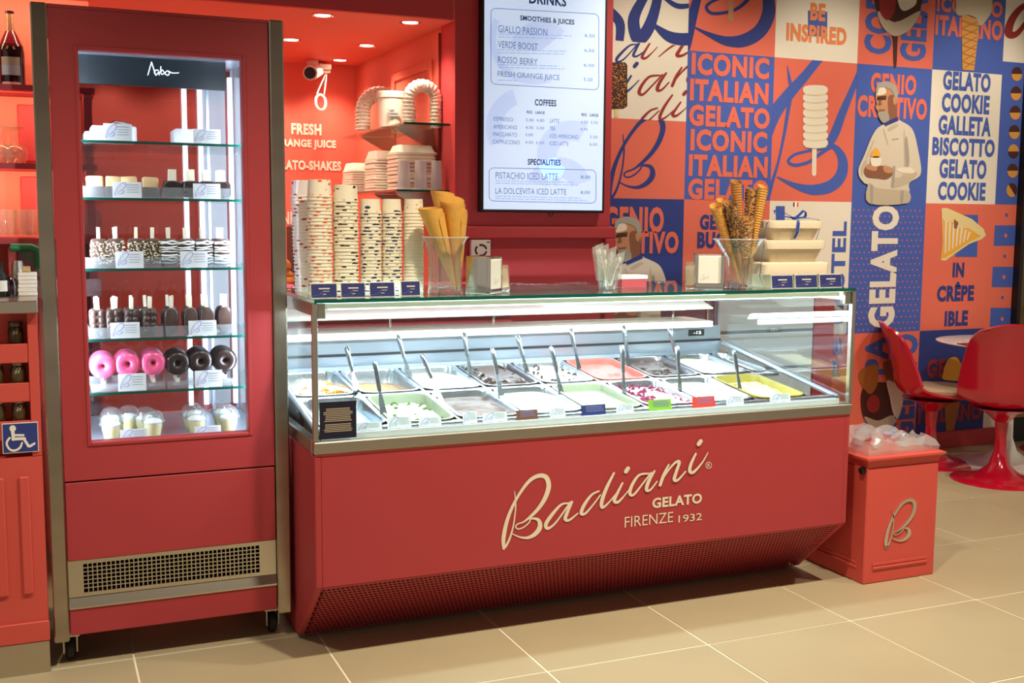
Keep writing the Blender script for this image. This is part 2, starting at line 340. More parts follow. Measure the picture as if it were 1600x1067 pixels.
# ------------------------------------------------------------------ the printed wall: flat print in layers
ym = [0]
def MF(layer):
    y = YM-.0008*layer
    def f(u, v, w=0): p = W(u, v, YM); return (p.x, y-w, p.z)
    return f
SOFT = ('printed_cup', 'printed_fruit', 'printed_scoop', 'printed_coat', 'printed_face', 'printed_hair', 'printed_hand', 'printed_beard', 'printed_wafer', 'printed_gelato', 'printed_fold', 'printed_ear')
def soft(p):
    n = len(p); q = [p[-1]]+list(p)+[p[0], p[1]]; out = []
    for i in range(1, n+1):
        for k in range(4):
            t = k/4; t2, t3 = t*t, t*t*t
            out.append(tuple(.5*(2*b+(c-a)*t+(2*a-5*b+4*c-d)*t2+(3*b-a-3*c+d)*t3) for a, b, c, d in zip(q[i-1], q[i], q[i+1], q[i+2])))
    return out
def mpoly(name, polys, m, layer=2, **k):
    b = B()
    for p in polys: b.flat(soft(p) if name in SOFT else p, MF(layer))
    return b.build(name, m, wb, **k)
def mink(name, strokes, m, layer=2, clip=None):
    b = B().ribbon(strokes, MF(layer), 6)
    o = b.build(name, m, wb)
    if clip:
        x0, z0, x1, z1 = clip; bm = bmesh.new(); bm.from_mesh(o.data)
        for co, no in (((x0,0,0),(-1,0,0)), ((x1,0,0),(1,0,0)), ((0,0,z0),(0,0,-1)), ((0,0,z1),(0,0,1))):
            bmesh.ops.bisect_plane(bm, geom=bm.verts[:]+bm.edges[:]+bm.faces[:], plane_co=co, plane_no=no, clear_outer=True)
        bm.to_mesh(o.data); bm.free()
    return o
def cell(x0, x1, z0, z1, m): return B().add([(x0, YM-.0006, z0), (x1, YM-.0006, z0), (x1, YM-.0006, z1), (x0, YM-.0006, z1)], [(0, 1, 2, 3)]).build('mural_panel', m, wb)
X0, X1, X2, X3, X4, X5, X6 = 2.2, 3.292, 3.862, 4.444, 5.012, 5.575, 5.76
Z0, Z1, Z2, Z3, Z4 = .105, .752, 1.536, 2.338, 3.4
za, zb2 = W(1010, 187, YM).z, W(1010, 67, YM).z
for c in ((X0,X1,za,Z4,'m_white'), (X0,X1,Z2,za,'m_orange'), (X0,X1,Z1,Z2,'m_navy'), (X0,X1,Z0,Z1,'m_orange'),
          (X1,X2,Z3,Z4,'m_orange'), (X1,X2,Z2,Z3,'m_blue'), (X1,X2,Z1,Z2,'m_orange'), (X1,X2,Z0,Z1,'m_blue'),
          (X2,X3,Z3,Z4,'m_white'), (X2,X3,Z2,Z3,'m_orange'), (X2,X3,Z1,Z2,'m_white'), (X2,X3,Z0,Z1,'m_orange'),
          (X3,X4,Z3,Z4,'m_orange'), (X3,X4,Z2,Z3,'m_blue'), (X3,X4,Z1,Z2,'m_blue'), (X3,X4,Z0,Z1,'m_orange'),
          (X4,X5,Z3,Z4,'m_blue'), (X4,X5,Z2,Z3,'m_white'), (X4,X5,Z1,Z2,'m_orange'), (X4,X5,Z0,Z1,'m_navy'),
          (X5,X6,2.42,Z4,'m_white'), (X5,X6,Z2,2.42,'m_blue'), (X5,X6,Z1,Z2,'m_orange'), (X5,X6,Z0,Z1,'m_white')): cell(*c)
def mtext(lines, m, bold=.03, layer=3):
    for s, x0, yt, yb, x1 in lines: b = B(); ptext(b, s, x0, yt, yb, x1, YM, bold, .0008*layer); b.build('lettering', m, wb)
def crop(x, y, s): return lambda pts: [(x+a/s, y+c/s, *r) for a, c, *r in pts]
c1 = crop(740, 0, 3.138); c2 = crop(1050, 0, 3.557); c3 = crop(1310, 0, 3.441); c4 = crop(1310, 300, 3.555); c5 = crop(1330, 560, 4.852)
def sc(cf, strokes, k): return [[(*p[:2], p[2]/k) for p in cf(st)] for st in strokes]
# first column
mink('printed_script', sc(c1, [[(650,40,46),(715,110,46),(715,200,40)],[(845,-30,40),(785,90,56),(805,190,60),(850,150,60),(885,60,50),(905,-30,44)],[(880,120,16),(950,175,50),(1010,192,60),(1080,190,60)],[(935,-10,16),(1000,30,26),(1080,25,20)]], 3.138), 'm_navy', 2, (X0, zb2, X1, Z4))
mink('printed_script', sc(c1, sbox(LA, (415,470,590,640), (690,212,815,310))+sbox(LD+LI, (640,270,930,545), (560,310,810,500)), 3.138), 'm_navy', 2, (X0, za, X1, zb2))
mink('printed_script', sc(c1, sbox([LI[0]], (830,355,930,480), (820,208,900,290))+sbox([LN[1]], (1108,235,1260,345), (900,208,1075,275))+sbox(LA2+LN, (925,235,1260,440), (808,320,1110,470))+sbox(LD+LI, (640,272,930,545), (815,450,1050,610)), 3.138), 'm_berry', 2, (X0, za, X1, zb2))
mpoly('printed_popsicle', [c1([(672,306),(742,306),(752,320),(752,520),(735,532),(672,535)])], 'm_choc', 4)
b = B(); rr = random.Random(3)
for i in range(150):
    x, y = rr.uniform(676, 745), rr.uniform(310, 525); b.flat(c1([(x, y), (x+5, y+1), (x+4, y+5), (x-1, y+4)]), MF(5))
b.build('printed_nuts', 'm_wafer', wb, kind='stuff')
mpoly('printed_stick', [c1([(690,535),(710,535),(710,575),(690,575)])], 'm_butter', 4)
mink('printed_emblem', sc(c1, sbox(EMB, EB, (655,555,942,990)), 3.138), 'm_navy', 2, (X0, Z2, X1, za))
# second column
mink('printed_emblem', sc(c2, [[(530,-40,60),(537,70,72),(490,170,75),(400,225,72),(300,228,52),(200,190,25),(120,150,8)],[(330,-30,14),(230,5,16),(190,40,18),(225,75,18),(330,62,18),(400,20,20),(440,-30,20)],[(150,-40,40),(115,80,55),(85,230,50),(60,330,40)]], 3.557), 'm_navy', 2, (X1, Z3, X2, Z4))
mpoly('printed_stick', [c2([(312,-20),(342,-20),(340,115),(326,126),(312,115)])], 'm_skin', 3)
mtext([(s, 1050+x/3.557, yt/3.557, yb/3.557, 1050+x1/3.557) for s, x, yt, yb, x1 in (('ICONIC', 106,290,415,540), ('ITALIAN', 97,435,558,536), ('GELATO', 92,578,700,543), ('ICONIC', 100,714,838,528), ('ITALIAN', 90,856,978,531), ('GELATO', 86,990,1110,535))], 'm_orange', .062)
mtext([('GELATO', 1093, 335, 359, 1172), ('BUONO', 1089, 362, 388, 1172)], 'm_navy', .055)
# third column
mpoly('printed_square', [c2([(755,58),(862,66),(862,205),(755,200)])], 'm_blue', 2)
mtext([('BE', 1050+766/3.557, 14/3.557, 112/3.557, 1050+852/3.557), ('INSPIRED', 1050+634/3.557, 125/3.557, 226/3.557, 1050+970/3.557)], 'm_orange2', .045)
BIG = [[(500,830,56),(560,650,72),(640,535,64),(740,420,52),(830,310,46),(900,230,40)],[(1040,400,26),(1000,500,34),(950,620,44),(895,760,50),(850,815,28),(760,838,16),(680,860,16),(645,895,16),(680,918,18),(760,900,18),(830,850,20),(895,815,30),(945,880,50),(940,970,62),(880,1035,66),(780,1055,56),(680,1030,30),(585,985,8)],[(640,365,3),(650,430,16),(660,505,22),(640,640,20),(620,760,16),(590,900,14),(560,1000,18),(535,1090,22)]]
mink('printed_emblem', sc(c2, BIG, 3.557), 'm_blue', 2, (X2, Z2, X3, Z3))
mink('printed_emblem', sc(c2, BIG, 3.557), 'm_blue', 2, (X3-.001, Z2, X4, Z3))
b = B()
for k in range(8): b.flat(c2([(795+70*(1 if abs(cos(a)) < .1 else 1)*math.copysign(abs(cos(a))**.6, cos(a)), 500+k*42+27*math.copysign(abs(sin(a))**.8, sin(a))) for a in [i*pi/8 for i in range(16)]]), MF(4+k*.2))
b.build('printed_popsicle', 'm_white', wb)
b = B()
for k in range(8): b.flat(c2([(735+i*15, 521+k*42+5*sin(i*pi/8)) for i in range(9)]+[(855-i*15, 525+k*42+7*sin(i*pi/8)) for i in range(9)]), MF(6.5))
b.build('printed_shade', 'm_butter', wb, kind='stuff')
mpoly('printed_stick', [c2([(778,810),(803,810),(800,970),(788,981),(776,970)])], 'm_cream', 3)
b = B()
o_ = W(1319, 452, YM); e_ = W(1319, 346, YM)
text(b, 'PASTEL', (W(1319,452,YM).x, YM-.0024, W(1319,505,YM).z), (0, 0, (e_.z-W(1319,505,YM).z)), (-(W(1319,400,YM).x-W(1297,400,YM).x), 0, 0), .03)
b.build('lettering', 'm_blue', wb)
mpoly('printed_square', [[(1212,322),(1226,322),(1226,410),(1212,410)]], 'm_blue', 2)
mtext([('IMMAGINAR', 1262, 530, 558, 1316), ('CEL', 1290, 563, 590, 1313)], 'm_blue', .05)
# fourth column
for s, xb, xt, yb, yt in (('COPPA', 1392, 1349, 86, -60), ('GELATO', 1446, 1405, 97, -60)):
    b = B()
    p, q, r = W(xb, yb, YM), W(xb, yt, YM), W(xt, yb, YM); text(b, s, (p.x, YM-.0024, p.z), (0, 0, q.z-p.z), (r.x-p.x, 0, 0), .04); b.build('lettering', 'm_blue', wb)
mpoly('printed_cup', [c3([(205,-60),(435,-60),(432,70),(390,150),(335,190),(318,200),(310,350),(295,350),(287,200),(240,160),(212,90)])], 'm_choc', 4)
mpoly('printed_cup', [c3([(215,60),(300,120),(430,60),(428,90),(388,152),(335,188),(290,192),(243,155),(215,100)])], 'm_coat2', 5)
mpoly('printed_fruit', [c3([(225,-40),(300,-40),(300,60),(260,110),(220,60)])], 'm_berry', 6)
mpoly('printed_fruit', [c3([(320,-40),(400,-50),(415,20),(350,60),(320,20)])], 'm_cream', 6)
mtext([('GENIO', 1310+170/3.441, 388/3.441, 500/3.441, 1310+418/3.441), ('CREATIVO', 1310+98/3.441, 508/3.441, 628/3.441, 1310+476/3.441)], 'm_orange', .06)
def chef(dx, dz, dl=0, cut=None):
    body = c3([(240,668),(200,695),(168,750),(132,840),(104,905),(108,950),(135,985),(155,1000),(158,1092),(368,1092),(362,1030),(378,1028),(376,985),(428,950),(440,905),(422,800),(405,725),(382,682),(330,650),(305,640)])
    L = [('printed_coat', body, 'm_coat', 10),
         ('printed_fold', c3([(345,720),(352,715),(362,900),(420,930),(372,985),(280,1010),(290,960),(345,930)]), 'm_coat2', 11),
         ('printed_fold', c3([(158,985),(200,1010),(290,1020),(372,1028),(362,1092),(158,1092)]), 'm_coat2', 11),
         ('printed_fold', c3([(236,700),(242,700),(262,770),(256,772)]), 'm_coat2', 11),
         ('printed_fold', c3([(180,760),(186,762),(150,850),(145,848)]), 'm_coat2', 11),
         ('printed_face', c3([(198,470),(194,530),(200,560),(194,580),(206,600),(212,630),(236,664),(270,655),(302,640),(308,570),(312,520),(290,470),(250,448),(212,452)]), 'm_skin', 12),
         ('printed_face', c3([(262,520),(300,520),(306,600),(300,640),(268,655),(262,600)]), 'm_skin2', 13),
         ('printed_eye', c3([(200,528),(250,524),(250,536),(200,540)]), 'm_choc', 14),
         ('printed_nose', c3([(212,540),(222,540),(226,566),(206,568)]), 'm_skin2', 14),
         ('printed_mouth', c3([(210,590),(246,588),(240,598),(212,600)]), 'm_skin2', 14),
         ('printed_beard', c3([(208,605),(250,600),(266,625),(262,652),(236,662),(216,640)]), 'm_grey', 13.5),
         ('printed_hair', c3([(196,475),(205,450),(235,440),(270,442),(300,462),(312,500),(308,528),(296,535),(290,505),(270,480),(230,468),(212,476),(204,500),(196,500)]), 'm_hair', 15),
         ('printed_glasses', c3([(202,520),(228,517),(252,516),(252,521),(230,523),(203,526)]), 'm_choc', 15.5),
         ('printed_face', c3([(200,480),(240,470),(250,500),(222,512),(200,510)]), 'm_cream', 12.5),
         ('printed_ear', c3([(286,528),(300,520),(304,545),(296,566),(288,556)]), 'm_skin', 15.2),
         ('printed_fold', c3([(352,760),(364,740),(376,860),(366,905),(356,880)]), 'm_grey', 11.5),
         ('printed_fold', c3([(118,900),(140,860),(150,880),(138,905),(122,945)]), 'm_coat2', 11.2),
         ('printed_fold', c3([(262,690),(300,668),(318,676),(270,706)]), 'm_coat2', 11.2),
         ('printed_fold', c3([(285,905),(300,900),(292,1000),(282,1000)]), 'm_grey', 11.6),
         ('printed_fold', c3([(310,905),(380,900),(402,930),(330,928)]), 'm_cream', 11.6),
         ('printed_fold', c3([(166,1000),(180,1004),(178,1090),(168,1090)]), 'm_grey', 11.7),
         ('printed_fold', c3([(330,1030),(345,1030),(340,1090),(328,1090)]), 'm_grey', 11.7),
         ('printed_mark', c3([(282,748),(318,744),(318,749),(282,753)]), 'm_grey', 12),
         ('printed_collar', c3([(238,662),(310,628),(316,648),(246,678)]), 'm_navy', 15),
         ('printed_hand', c3([(135,905),(160,882),(205,892),(236,892),(282,905),(282,940),(252,962),(205,958),(152,952),(134,932)]), 'm_skin2', 15),
         ('printed_hand', c3([(236,890),(282,905),(280,930),(240,925)]), 'm_skin', 16),
         ('printed_hand', c3([(140,905),(162,884),(200,896),(190,920)]), 'm_skin', 16),
         ('printed_cup', c3([(168,846),(218,846),(214,890),(172,890)]), 'm_white', 17),
         ('printed_gelato', c3([(170,845),(175,815),(192,796),(210,812),(216,845)]), 'm_yellow', 17)]
    for n, p, m, l in L:
        b = B().flat(soft(p) if n in SOFT else p, MF(l+dl)).move((dx, 0, dz)); o = b.build(n, m, wb)
        if cut:
            bm = bmesh.new(); bm.from_mesh(o.data)
            bmesh.ops.bisect_plane(bm, geom=bm.verts[:]+bm.edges[:]+bm.faces[:], plane_co=(0, 0, cut), plane_no=(0, 0, -1), clear_outer=True)
            bm.to_mesh(o.data); bm.free()
chef(0, 0)
p, q = W(1383, 127, YM), W(978, 338, YM)
mtext([('GENIO', 944, 322, 364, 1037), ('CREATIVO', 924, 361, 397, 1060)], 'm_orange', .06)
chef(q.x-p.x, q.z-p.z)
# dotted field with the big vertical word
b = B()
nx, nz = 15, 21
for i in range(nx):
    for j in range(nz):
        x = X3+.02+(i+.5*(j % 2))*(X4-X3-.03)/nx; z = Z1+.02+j*(Z2-Z1-.03)/nz
        b.add([(x-.006, YM-.0012, z), (x, YM-.0012, z-.006), (x+.006, YM-.0012, z), (x, YM-.0012, z+.006)], [(0, 1, 2, 3)])
b.build('printed_dots', 'm_orange', wb, kind='stuff')
b = B(); p, q, r = W(1404, 512, YM), W(1404, 320, YM), W(1359, 512, YM)
text(b, 'GELATO', (W(1401,420,YM).x, YM-.0024, W(1380,512,YM).z), (0, 0, W(1385,321,YM).z-W(1380,512,YM).z), (W(1360,420,YM).x-W(1402,420,YM).x, 0, 0), .07)
b.build('lettering', 'm_white', wb)
for s, xb, xt, yb, yt in (('COPPA', 1382, 1345, 690, 523), ('GELATO', 1427, 1388, 690, 523)):
    b = B()
    p, q, r = W(xb, yb, YM), W(xb, yt, YM), W(xt, yb, YM); text(b, s, (p.x, YM-.0024, W(1390, yb, YM).z), (0, 0, W(1390, yt, YM).z-W(1390, yb, YM).z), (r.x-p.x, 0, 0), .04); b.build('lettering', 'm_blue', wb)
mpoly('printed_cup', [c5([(75,250),(130,190),(240,180),(330,200),(385,280),(380,370),(340,470),(280,545),(230,570),(160,540),(95,460),(70,360)])], 'm_choc', 5)
mpoly('printed_cup', [c5([(265,170),(330,190),(385,280),(380,370),(342,465),(310,400),(290,300)])], 'm_cream', 6)
mpoly('printed_cup', [c5([(95,440),(200,470),(300,430),(340,465),(280,548),(230,572),(160,540)])], 'm_coat2', 6)
mpoly('printed_wafer', [c5([(48,130),(90,70),(170,45),(200,70),(192,200),(140,270),(80,210)])], 'm_wafer2', 6)
mpoly('printed_wafer', [c5([(240,40),(300,15),(345,60),(340,150),(300,180),(262,160)])], 'm_skin2', 5)
mpoly('printed_fruit', [c5([(120,310),(170,270),(210,320),(200,390),(150,410),(115,370)])], 'm_berry', 7)
# fifth column
mtext([('ICONICO', 1463, -8, 18, 1567), ('ITALIANO', 1310+518/3.441, 76/3.441, 188/3.441, 1310+884/3.441)], 'm_orange', .06)
mpoly('printed_cone', [c3([(660,70),(758,110),(727,380),(664,376)])], 'm_wafer', 5)
b = B()
for k in range(6): b.flat(c3([(662+k*1, 110+k*44), (752-k*4, 140+k*42), (752-k*4, 145+k*42), (662+k, 115+k*44)]), MF(6)); b.flat(c3([(752-k*4, 112+k*42), (662+k, 150+k*44), (662+k, 155+k*44), (752-k*4, 117+k*42)]), MF(6.3))
b.build('printed_shade', 'm_wafer2', wb, kind='stuff')
mpoly('printed_scoop', [c3([(628,55),(650,-30),(805,-30),(822,50),(795,105),(762,138),(745,120),(735,98),(690,80),(642,84)])], 'm_coat2', 7)
mtext([(s, 1310+x/3.441, yt/3.441, yb/3.441, 1310+x1/3.441) for s, x, yt, yb, x1 in (('GELATO', 560,378,482,818), ('COOKIE', 553,497,602,812), ('GALLETA', 535,616,722,820), ('BISCOTTO', 502,735,834,840), ('GELATO', 540,852,957,795), ('COOKIE', 532,975,1075,790))], 'm_blue', .042)
mpoly('printed_square', [c4([(650,125),(775,128),(770,360),(648,360)])], 'm_blue', 2)
mpoly('printed_crepe', [c4([(572,90),(600,88),(640,105),(740,150),(805,205),(818,240),(795,262),(725,288),(650,340),(592,382),(568,378),(578,280)])], 'm_butter', 3)
mpoly('printed_crepe', [c4([(578,150),(600,170),(640,165),(655,200),(720,200),(790,245),(720,280),(650,330),(590,365),(572,370),(580,280)])], 'm_yellow', 3.5)
for k in range(7): mpoly('printed_crepe', [c4([(590+k*22, 160+k*10), (602+k*22, 160+k*10), (596+k*20, 340-k*12), (588+k*20, 340-k*12)])], 'm_cream', 4)
mpoly('printed_crepe', [c4([(640,150),(665,170),(655,205),(640,200)])], 'm_skin2', 4.3)
mtext([(s, 1310+x/3.555, 300+yt/3.555, 300+yb/3.555, 1310+x1/3.555) for s, x, yt, yb, x1 in (('IN', 632,392,474,697), ('CRÊPE', 545,500,610,752), ('IBLE', 587,662,746,718))], 'm_navy', .05)
mtext([('GELATO', 1310+487/3.555, 300+930/3.555, 300+1035/3.555, 1310+800/3.555), ('ITALIANO', 1330+500/4.852, 560+370/4.852, 560+500/4.852, 1330+985/4.852)], 'm_berry', .055)
mpoly('printed_cone', [c5([(703,330),(825,330),(770,560),(715,560)])], 'm_wafer2', 5)
mpoly('printed_scoop', [c5([(700,160),(692,110),(712,40),(740,0),(790,-10),(830,40),(880,110),(870,165)])], 'm_yellow', 6)
# sixth column
mink('printed_script', sc(c3, [[(1060,10,20),(985,40,30),(930,110,40),(915,180,44),(960,180,30),(1020,100,20),(1060,40,20)]], 3.441), 'm_berry', 2)
bA, bB = B(), B()
for k in range(7):
    cx, cy = 958-k*4.5, 398+k*104
    for bb, a0 in ((bA, pi), (bB, 0)):
        a1 = a0+(.9 if k == 6 else 0)+(pi if k in (4,) else 0)
        bb.flat(c3([(cx+29*cos(a1+i*pi/10), cy+38*sin(a1+i*pi/10)) for i in range(11)]), MF(3))
bA.build('printed_cookie', 'm_choc', wb); bB.build('printed_cookie', 'm_wafer', wb)
for y0, y1 in ((185,298),(415,528),(643,790)): mpoly('printed_square', [c4([(868-(y0-185)*.05, y0), (985, y0), (985, y1), (862-(y0-185)*.05, y1)])], 'm_blue', 2)
b = B()
for x, y, r in ((933,127,7),(922,356,7),(910,585,7)): b.flat(c4([(x-r, y-r*1.2), (x+r, y-r*1.2), (x+r, y+r*1.2), (x-r, y+r*1.2)]), MF(3))
b.build('printed_dots', 'm_blue', wb)
b = B()
for x, y, r in ((928,242,10),(918,472,10),(908,705,10)): b.flat(c4([(x-r, y), (x, y-r*1.5), (x+r, y), (x, y+r*1.5)]), MF(3))
b.build('printed_dots', 'm_orange', wb)
# letters on the niche's rear wall
b = B()
for s, x0, yt, yb, x1 in (('FRESH', 455, 192, 210, 502), ('ORANGE JUICE', 429, 216, 232, 525), ('GELATO-SHAKES', 421, 249, 264.5, 533)):
    b = B(); ptext(b, s, x0, yt, yb, x1, YR, .046, .004); b.build('lettering', 'letter_white', bpy.data.objects['wall_rear'])
b = B(); ptext(b, 'IN DRINKS', 390, 330, 350, 471, YR, .025, .004); b.build('lettering', 'letter_white', bpy.data.objects['wall_rear'])
# recessed downlights in the niche ceiling
first = None
PL = ['nearest the fascia on the left', 'nearest the fascia beside the side wall', 'middle row on the left', 'middle row beside the side wall', 'rear row beside the side wall']
for (px, py), pl in zip(((504,24),(641,35),(455,62),(573,71),(531,94)), PL):
    p = WZ(px, py, ZS)
    if first is None:
        first = t = thing('downlight', 'recessed downlight in niche ceiling, '+pl, 'light', (p.x, p.y, ZS), 'downlights in the niche ceiling')
        local(t)
        B().lathe([(.038,-.001),(.052,-.004),(.052,0),(.038,0)], n=24, cap0=False, cap1=False).build('ring', 'chrome', t, smooth=True, fix=True)
        B().lathe([(.037,-.002),(.037,0)], n=20).build('lamp', 'lamp_warm', t)
    else: dup(first, (p.x, p.y, ZS), None, 'recessed downlight in niche ceiling, '+pl)
for x in (.40, .83, 1.25, 1.66):
    for y in (5.23, 6.01, 6.65): spot('niche_spot', (x, y, ZS-.03), (x, y, 0), 21, (1, .80, .58), 125, .8, .04)
for x in (-.6, -.15): spot('niche_spot', (x, 5.23, ZS-.03), (x, 5.0, 0), 21, (1, .80, .58), 125, .8, .04)
# ------------------------------------------------------------------ upright display freezer
FY = 3.65; FX0, FX1, FTOP, FB = .008, .752, 2.046, 4.30
fr = thing('display_freezer', 'tall red display freezer with glass door and steel corner posts', 'freezer', (.38, 3.98, 0))
GL, GR, GB, GT = .137, .622, .718, 1.918
for x0 in (FX0, FX1-.045): B().box(x0, x0+.045, FY-.012, FY+.035, .09, FTOP).build('corner_post', 'steel_post', fr, bevel=.004)
for x0 in (FX0+.002, FX1-.047): B().box(x0, x0+.045, FB-.035, FB+.01, .09, FTOP).build('corner_post', 'steel_post', fr, bevel=.004)
dx0, dx1 = FX0+.047, FX1-.047
dr = B().box(dx0, GL, FY, FY+.045, .60, 2.035).box(GR, dx1, FY, FY+.045, .60, 2.035).box(GL, GR, FY, FY+.045, GT, 2.035).box(GL, GR, FY, FY+.045, .60, GB).build('door', 'red_panel', fr)
w = .012; B().box(GL-w, GL, FY-.004, FY, GB-w, GT+w).box(GR, GR+w, FY-.004, FY, GB-w, GT+w).box(GL, GR, FY-.004, FY, GT, GT+w).box(GL, GR, FY-.004, FY, GB-w, GB).build('door_trim', 'red_panel', dr, bevel=.002)
B().box(GL, GR, FY+.012, FY+.016, GB, GT).build('door_glass', 'door_glass', dr)
B().box(GL-.03, GL-.001, FY+.046, FY+.056, GB-.03, GT+.03).box(GR+.001, GR+.03, FY+.046, FY+.056, GB-.03, GT+.03).build('door_gasket', 'dark_grey', dr)
B().box(dx0, dx1, FY, FY+.045, .345, .594).build('lower_panel', 'red_panel', fr, bevel=.002)
B().box(dx0, dx1, FY+.045, FY+.06, .59, .605).build('panel_gap', 'black', fr)
# steel vent panel with real square holes
gx0, gx1, gz0, gz1 = .100, .650, .238, .330
B().box(dx0, gx0, FY+.006, FY+.02, .226, .343).box(gx1, dx1, FY+.006, FY+.02, .226, .343).box(gx0, gx1, FY+.006, FY+.02, gz1, .343).box(gx0, gx1, FY+.006, FY+.02, .226, gz0).build('vent_panel', 'steel_h', fr)
b = B(); nx, nz = 40, 7
for i in range(1, nx): x = gx0+(gx1-gx0)*i/nx; b.box(x-.0016, x+.0016, FY+.008, FY+.014, gz0, gz1)
for j in range(1, nz): z = gz0+(gz1-gz0)*j/nz; b.box(gx0, gx1, FY+.009, FY+.013, z-.0016, z+.0016)
b.build('vent_mesh', 'steel_h', fr, kind='stuff')
B().box(gx0-.01, gx1+.01, FY+.06, FY+.07, gz0-.01, gz1+.01).build('vent_backing', 'hole', fr)
B().prism([(FY-.006,.196),(FY+.01,.226),(FY+.04,.226),(FY+.04,.19),(FY-.006,.19)], lambda u, v, w: (w, u, v), dx0, dx1).build('bottom_rail', 'steel_h', fr)
B().box(dx0, dx1, FY-.002, FY+.03, .105, .189).build('kick_panel', 'red_panel', fr, bevel=.002)
B().box(dx0, dx1, FY+.05, FB, .10, .13).build('base', 'black', fr)
B().box(FX0+.045, FX1-.045, FY, FB, 2.036, 2.046).build('top_panel', 'red_panel', fr)
# interior
IX0, IX1, IY0, IY1 = .075, .690, 3.72, 4.26
B().box(IX0, IX1, FY+.06, IY1, .66, .698).build('cabinet_floor', 'blue_steel', fr)
B().box(IX0, IX1, FY+.06, IY1, .13, .655).build('machine_compartment', 'dark_grey', fr)
hd = B().box(IX0, IX1, FY+.06, FB-.02, 1.955, 2.03).build('ceiling_panel', 'blue_steel', fr)
hb = B().box(IX0+.01, IX1-.06, 4.03, 4.05, 1.86, 1.955).build('header_panel', 'header', fr)
b = B()                                            # white script on the header
hx, hz = W(231, 115, 4.028).x, W(231, 115, 4.028).z; kx = (W(278, 108, 4.028).x-hx)/46
b.ribbon([[(0,-2,1.2),(3,8,1.4),(6,18,1.2)],[(6,18,1.4),(9,8,1.4),(12,-2,1.2)],[(16,6,1.3),(12,6,1.3),(10,2,1.3),(13,-1,1.3),(17,4,1.3),(17,-1,1.3)],[(20,12,1.2),(20,1,1.3),(25,2,1.3),(22,7,1.3),(20,4,1.3)],[(29,6,1.2),(26,2,1.3),(30,-1,1.3),(33,3,1.3),(30,6,1.3),(38,3,1.3),(47,4,1.1)]], lambda u, v, w: (hx+u*kx, 4.028-w, hz+v*kx), 5)
b.build('lettering', 'led_digit', hb)
B().box(IX1, IX1+.012, FY+.06, IY1, .70, 1.955).build('side_glass', 'clear_milky', fr)  # right pane whitened: the bright LED glow is put into its colour
B().box(IX0-.012, IX0, FY+.06, IY1, .70, 1.955).build('side_glass', 'glass', fr)
B().box(IX0, IX1, IY1, IY1+.008, .70, 1.955).build('back_glass', 'back_glass', fr)
for x in (IX1-.014, IX0+.002): B().box(x, x+.012, FY+.075, FY+.087, .72, 1.94).build('light_or_reflection_strip', 'led', fr)
for x in (.505, .560, .668): B().box(x, x+.016, IY1-.022, IY1-.012, .72, 1.93).build('light_or_reflection_strip', 'soft_glow', fr)  # glowing strips added to imitate reflections of the front lights
B().box(.575, .66, IY1-.008, IY1-.002, .72, 1.90).build('reflection_panel', 'clear_milky', fr)  # whitish panel added to imitate a pale reflection in the back pane
for x in (IX1-.012, IX1-.10, IX0): B().box(x, x+.010, IY1-.02, IY1-.005, .70, 1.955).build('glass_rail', 'blue_steel', fr)
SZ = (1.655, 1.478, 1.256, 1.033, .862)
for z in SZ:
    s_ = B().box(IX0+.004, IX1-.004, IY0, IY1-.03, z-.008, z).build('shelf', 'glass', fr)
    B().box(IX0+.004, IX1-.004, IY0-.002, IY0, z-.008, z).build('shelf_edge', 'glass_edge', s_)
c0 = None
for x in (.055, .700):
    for y in (3.725, 4.20):
        c = B().box(x-.028, x+.028, y-.03, y+.03, .084, .098).box(x-.022, x-.018, y-.02, y+.025, .03, .085).box(x+.018, x+.022, y-.02, y+.025, .03, .085).build('caster', 'steel', fr)
        b = B(); b.loops([[(x+sx*.013, y+.005+.036*r_*cos(a*pi/10), .037+.036*r_*sin(a*pi/10)) for a in range(20)] for sx, r_ in ((-1,.8),(-.7,1),(.7,1),(1,.8))]); b.build('wheel', 'rubber', c, smooth=True)
# ---- goods in the freezer
def card(px0, py0, px1, py1, Y, label, group=None, m='card_white', tilt=0, logo=True, lines=True, ink=None, cat='card', z=None):
    """a small printed card standing on its lower edge at depth Y"""
    a, c = W(px0, py1, Y), W(px1, py0, Y); w, h = c.x-a.x, c.z-a.z; zb = z if z is not None else a.z
    t = thing('price_card', label, cat, (a.x+w/2, Y, zb), group); local(t); t.rotation_euler = (radians(-tilt), 0, 0)
    cb = B().box(-w/2, w/2, 0, .0016, 0, h).build('board', m, t)
    if logo:
        s = sbox(EMB, EB, (-w*.44, -h*.97, -w*.02, -h*.10)); B().ribbon(s, lambda u, v, w_: (u, -.0006-w_, -v), 3).build('emblem', ink or 'card_script', t)
    if lines:
        b = B(); r = random.Random(int(px0)); q = -.02 if logo else -.32
        for k in range(4):
            z0 = h*(.78-.15*k); b.add([(w*(q+.04*r.random()), -.0008, z0), (w*(.34+.1*r.random()), -.0008, z0), (w*(.34+.1*r.random()), -.0008, z0+h*(.05 if k else .07)), (w*q, -.0008, z0+h*(.05 if k else .07))], [(0, 1, 2, 3)])
        b.build('small_print', 'card_grey' if logo else 'card_line', t, kind='stuff')
    return t
YF_ = 3.728
SHN = ('top shelf', 'second shelf', 'third shelf', 'fourth shelf', 'fifth shelf', 'cabinet floor')
